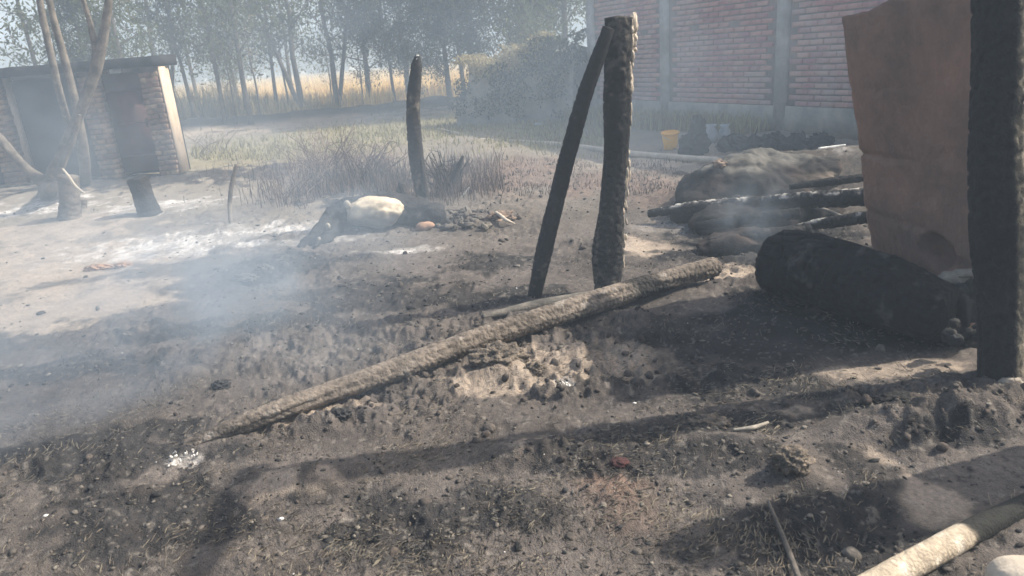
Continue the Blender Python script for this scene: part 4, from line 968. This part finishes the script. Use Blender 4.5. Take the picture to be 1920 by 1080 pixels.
# ------------------------------------------------------------------ loose debris, straw (nobody could count it)
def scatter():
    rs = np.random.RandomState(51)
    def pts(n, rmin, rmax):
        r = rmin*(rmax/rmin)**rs.uniform(0, 1, n); t = rs.uniform(-R_(41), R_(41), n); return np.sin(t)*r, np.cos(t)*r
    V0, F0 = ico()
    for nm, m, n, rmin, rmax, s0, seed in (('ash_crumbs', 'clod', 15000, 1.55, 12, .0036, 1), ('charcoal_crumbs', 'coal', 6000, 1.55, 10, .0040, 2), ('ash_flakes', 'ash', 900, 1.6, 11, .0022, 3)):
        x, y = pts(n, rmin, rmax); tan, ash, char, green, redb, n1, n2 = masks(x, y)
        dens = {'clod': .35+.5*char+.5*redb-.3*tan+.5*n2, 'coal': .25+.8*char-.3*tan+.6*n1, 'ash': .12+1.0*ash+.3*n2}[m]
        k = rs.uniform(0, 1, n) < dens; x = x[k]; y = y[k]; N = len(x); z = gheight(x, y)
        r = np.hypot(x, y); s = s0*np.exp(rs.normal(size=N)*.5)*(.75+.12*r)
        V = (V0[None]*(1+rs.uniform(-.35, .35, (N, 12, 1))))*s[:, None, None]*rs.uniform(.4, 1.9, (N, 1, 3))*[1, 1, .6]
        V = V+np.stack([x, y, z+s*.25], 1)[:, None]; T = (F0[None]+np.arange(N)[:, None, None]*12).reshape(-1, 3)
        mb = MB(); mb.add(V.reshape(-1, 3), tris=T); tag(mb.build(nm, m, smooth=False), kind='stuff')
    V1, F1 = ico_sub(1); x, y = pts(7000, 1.6, 8); tan, ash, char, green, redb, n1, n2 = masks(x, y)
    cl = fbm2(x*1.1+9, y*1.5, 4, 171); k = (rs.uniform(0, 1, len(x)) < np.clip(.05+1.1*sstep(-.05, .4, cl)*sstep(-1.5, .3, x), .03, .9)*.45); x = x[k]; y = y[k]; N = len(x); z = gheight(x, y)
    s = .009*np.exp(rs.normal(size=N)*.42); Rm = rand_rot(N, rs)
    V = V1[None]*(1+.55*fbm3((V1[None]*1.5+rs.uniform(0, 90, (N, 1, 3))).reshape(-1, 3), 3, 4).reshape(N, -1, 1)); V = V*rs.uniform(.6, 1.7, (N, 1, 3))*s[:, None, None]; V = np.einsum('nij,nkj->nki', Rm, V)
    V = V+np.stack([x, y, z+s*.3], 1)[:, None]; mb = MB(); mb.add(V.reshape(-1, 3), tris=(F1[None]+np.arange(N)[:, None, None]*len(V1)).reshape(-1, 3)); tag(mb.build('mud_clods', 'mudclod', smooth=False), kind='stuff')
    mb = MB(); n = 42000; x, y = pts(n, 1.5, 9); tan, ash, char, green, redb, n1, n2 = masks(x, y)
    cl = fbm2(x*2.6, y*2.6, 3, 77); k = rs.uniform(0, 1, n) < np.clip(.30+1.6*cl+.25*char-.3*tan, .03, 1)*sstep(8, 4, np.hypot(x, y)); x = x[k]; y = y[k]; N = len(x); z = gheight(x, y)
    az = fbm2(x*1.2, y*1.2, 2, 66)*4+rs.normal(size=N)*.6+1.2; el = rs.uniform(-.1, .75, N); ln = rs.uniform(.012, .05, N); d = np.stack([np.cos(az)*np.cos(el), np.sin(az)*np.cos(el), np.sin(el)], 1)
    P = np.stack([x, y, z+.002], 1); s = np.cross(d, [0, 0, 1.0]); s /= np.linalg.norm(s, axis=1)[:, None]+1e-6; w_ = rs.uniform(.0009, .0022, N)[:, None]; s = s*w_; up = np.array([0, 0, 1.0])*w_
    e = P+d*ln[:, None]; m_ = (P+e)/2+rs.normal(size=(N, 3))*.003
    V = np.stack([P-s, P+s, P+up*1.5, m_-s, m_+s, m_+up*1.5, e], 1).reshape(-1, 3); k = np.arange(N)*7
    mb.add(V, np.vstack([np.stack([k+a, k+b_, k+b_+3, k+a+3], 1) for a, b_ in ((0, 1), (1, 2), (2, 0))]), np.vstack([np.stack([k+a+3, k+b_+3, k+6], 1) for a, b_ in ((0, 1), (1, 2), (2, 0))]))
    tag(mb.build('loose_straw', 'straw', smooth=False), kind='stuff')
scatter()

# ------------------------------------------------------------------ haze and drifting smoke
def vol_box(name, lo, hi, build):
    lo = np.array(lo, float); hi = np.array(hi, float); mb = MB(); c = (lo+hi)/2; h = (hi-lo)/2
    box(mb, c, (h[0], 0, 0), (0, h[1], 0), (0, 0, h[2])); m = bpy.data.materials.new(name); m.use_nodes = True; t = m.node_tree; t.nodes.clear()
    out = t.nodes.new('ShaderNodeOutputMaterial'); pv = t.nodes.new('ShaderNodeVolumePrincipled'); t.links.new(pv.outputs[0], out.inputs['Volume']); build(t, pv)
    o = mb.build(name, m, smooth=False); tag(o, kind='stuff'); return o
def hz(t, pv):
    pv.inputs['Color'].default_value = (.655, .815, 1, 1); pv.inputs['Density'].default_value = .012; pv.inputs['Anisotropy'].default_value = .15
vol_box('haze', (-190, -6, -1.2), (60, 205, 14), hz)
def smoke(cx, cy, cz, sx, sy, sz, dens, seed, name='smoke', freq=1.1):
    def f(t, pv):
        n = t.nodes; L = t.links; pv.inputs['Color'].default_value = (.68, .83, 1, 1); pv.inputs['Anisotropy'].default_value = .15
        tc = n.new('ShaderNodeTexCoord'); mp_ = n.new('ShaderNodeMapping'); mp_.inputs['Location'].default_value = (-cx/sx, -cy/sy, -cz/sz); mp_.inputs['Scale'].default_value = (1/sx, 1/sy, 1/sz)
        L.new(tc.outputs['Object'], mp_.inputs['Vector'])
        ln = n.new('ShaderNodeVectorMath'); ln.operation = 'LENGTH'; L.new(mp_.outputs[0], ln.inputs[0])
        mr = n.new('ShaderNodeMapRange'); mr.interpolation_type = 'SMOOTHSTEP'; mr.inputs['From Min'].default_value = 1; mr.inputs['From Max'].default_value = .1; L.new(ln.outputs['Value'], mr.inputs['Value'])
        nz = n.new('ShaderNodeTexNoise'); nz.inputs['Scale'].default_value = freq; nz.inputs['Detail'].default_value = 3; nz.inputs['Distortion'].default_value = .9
        m2 = n.new('ShaderNodeMapping'); m2.inputs['Location'].default_value = (seed*3.1, seed, 0); m2.inputs['Scale'].default_value = (1, .7, 1.3); L.new(tc.outputs['Object'], m2.inputs['Vector']); L.new(m2.outputs[0], nz.inputs['Vector'])
        m3 = n.new('ShaderNodeMapRange'); m3.interpolation_type = 'SMOOTHSTEP'; m3.inputs['From Min'].default_value = .38; m3.inputs['From Max'].default_value = .68; L.new(nz.outputs['Fac'], m3.inputs['Value'])
        mu = n.new('ShaderNodeMath'); mu.operation = 'MULTIPLY'; L.new(mr.outputs[0], mu.inputs[0]); L.new(m3.outputs[0], mu.inputs[1])
        mm = n.new('ShaderNodeMath'); mm.operation = 'MULTIPLY'; mm.inputs[1].default_value = dens; L.new(mu.outputs[0], mm.inputs[0]); L.new(mm.outputs[0], pv.inputs['Density'])
    vol_box(name, (cx-sx, cy-sy, cz-sz), (cx+sx, cy+sy, cz+sz), f)
smoke(-2.2, 5.0, .55, 2.6, 3.0, 1.0, .30, 2)
smoke(1.75, 5.05, .35, .4, .5, .45, .5, 3, freq=2.6)
smoke(-2.0, 3.4, .35, 1.9, 1.8, .9, .55, 7)
smoke(-.8, 8.2, .9, 7.5, 6.5, 2.4, .052, 9, freq=.5)
smoke(-5.0, 8.6, .9, 3.6, 2.6, 1.4, .13, 5)
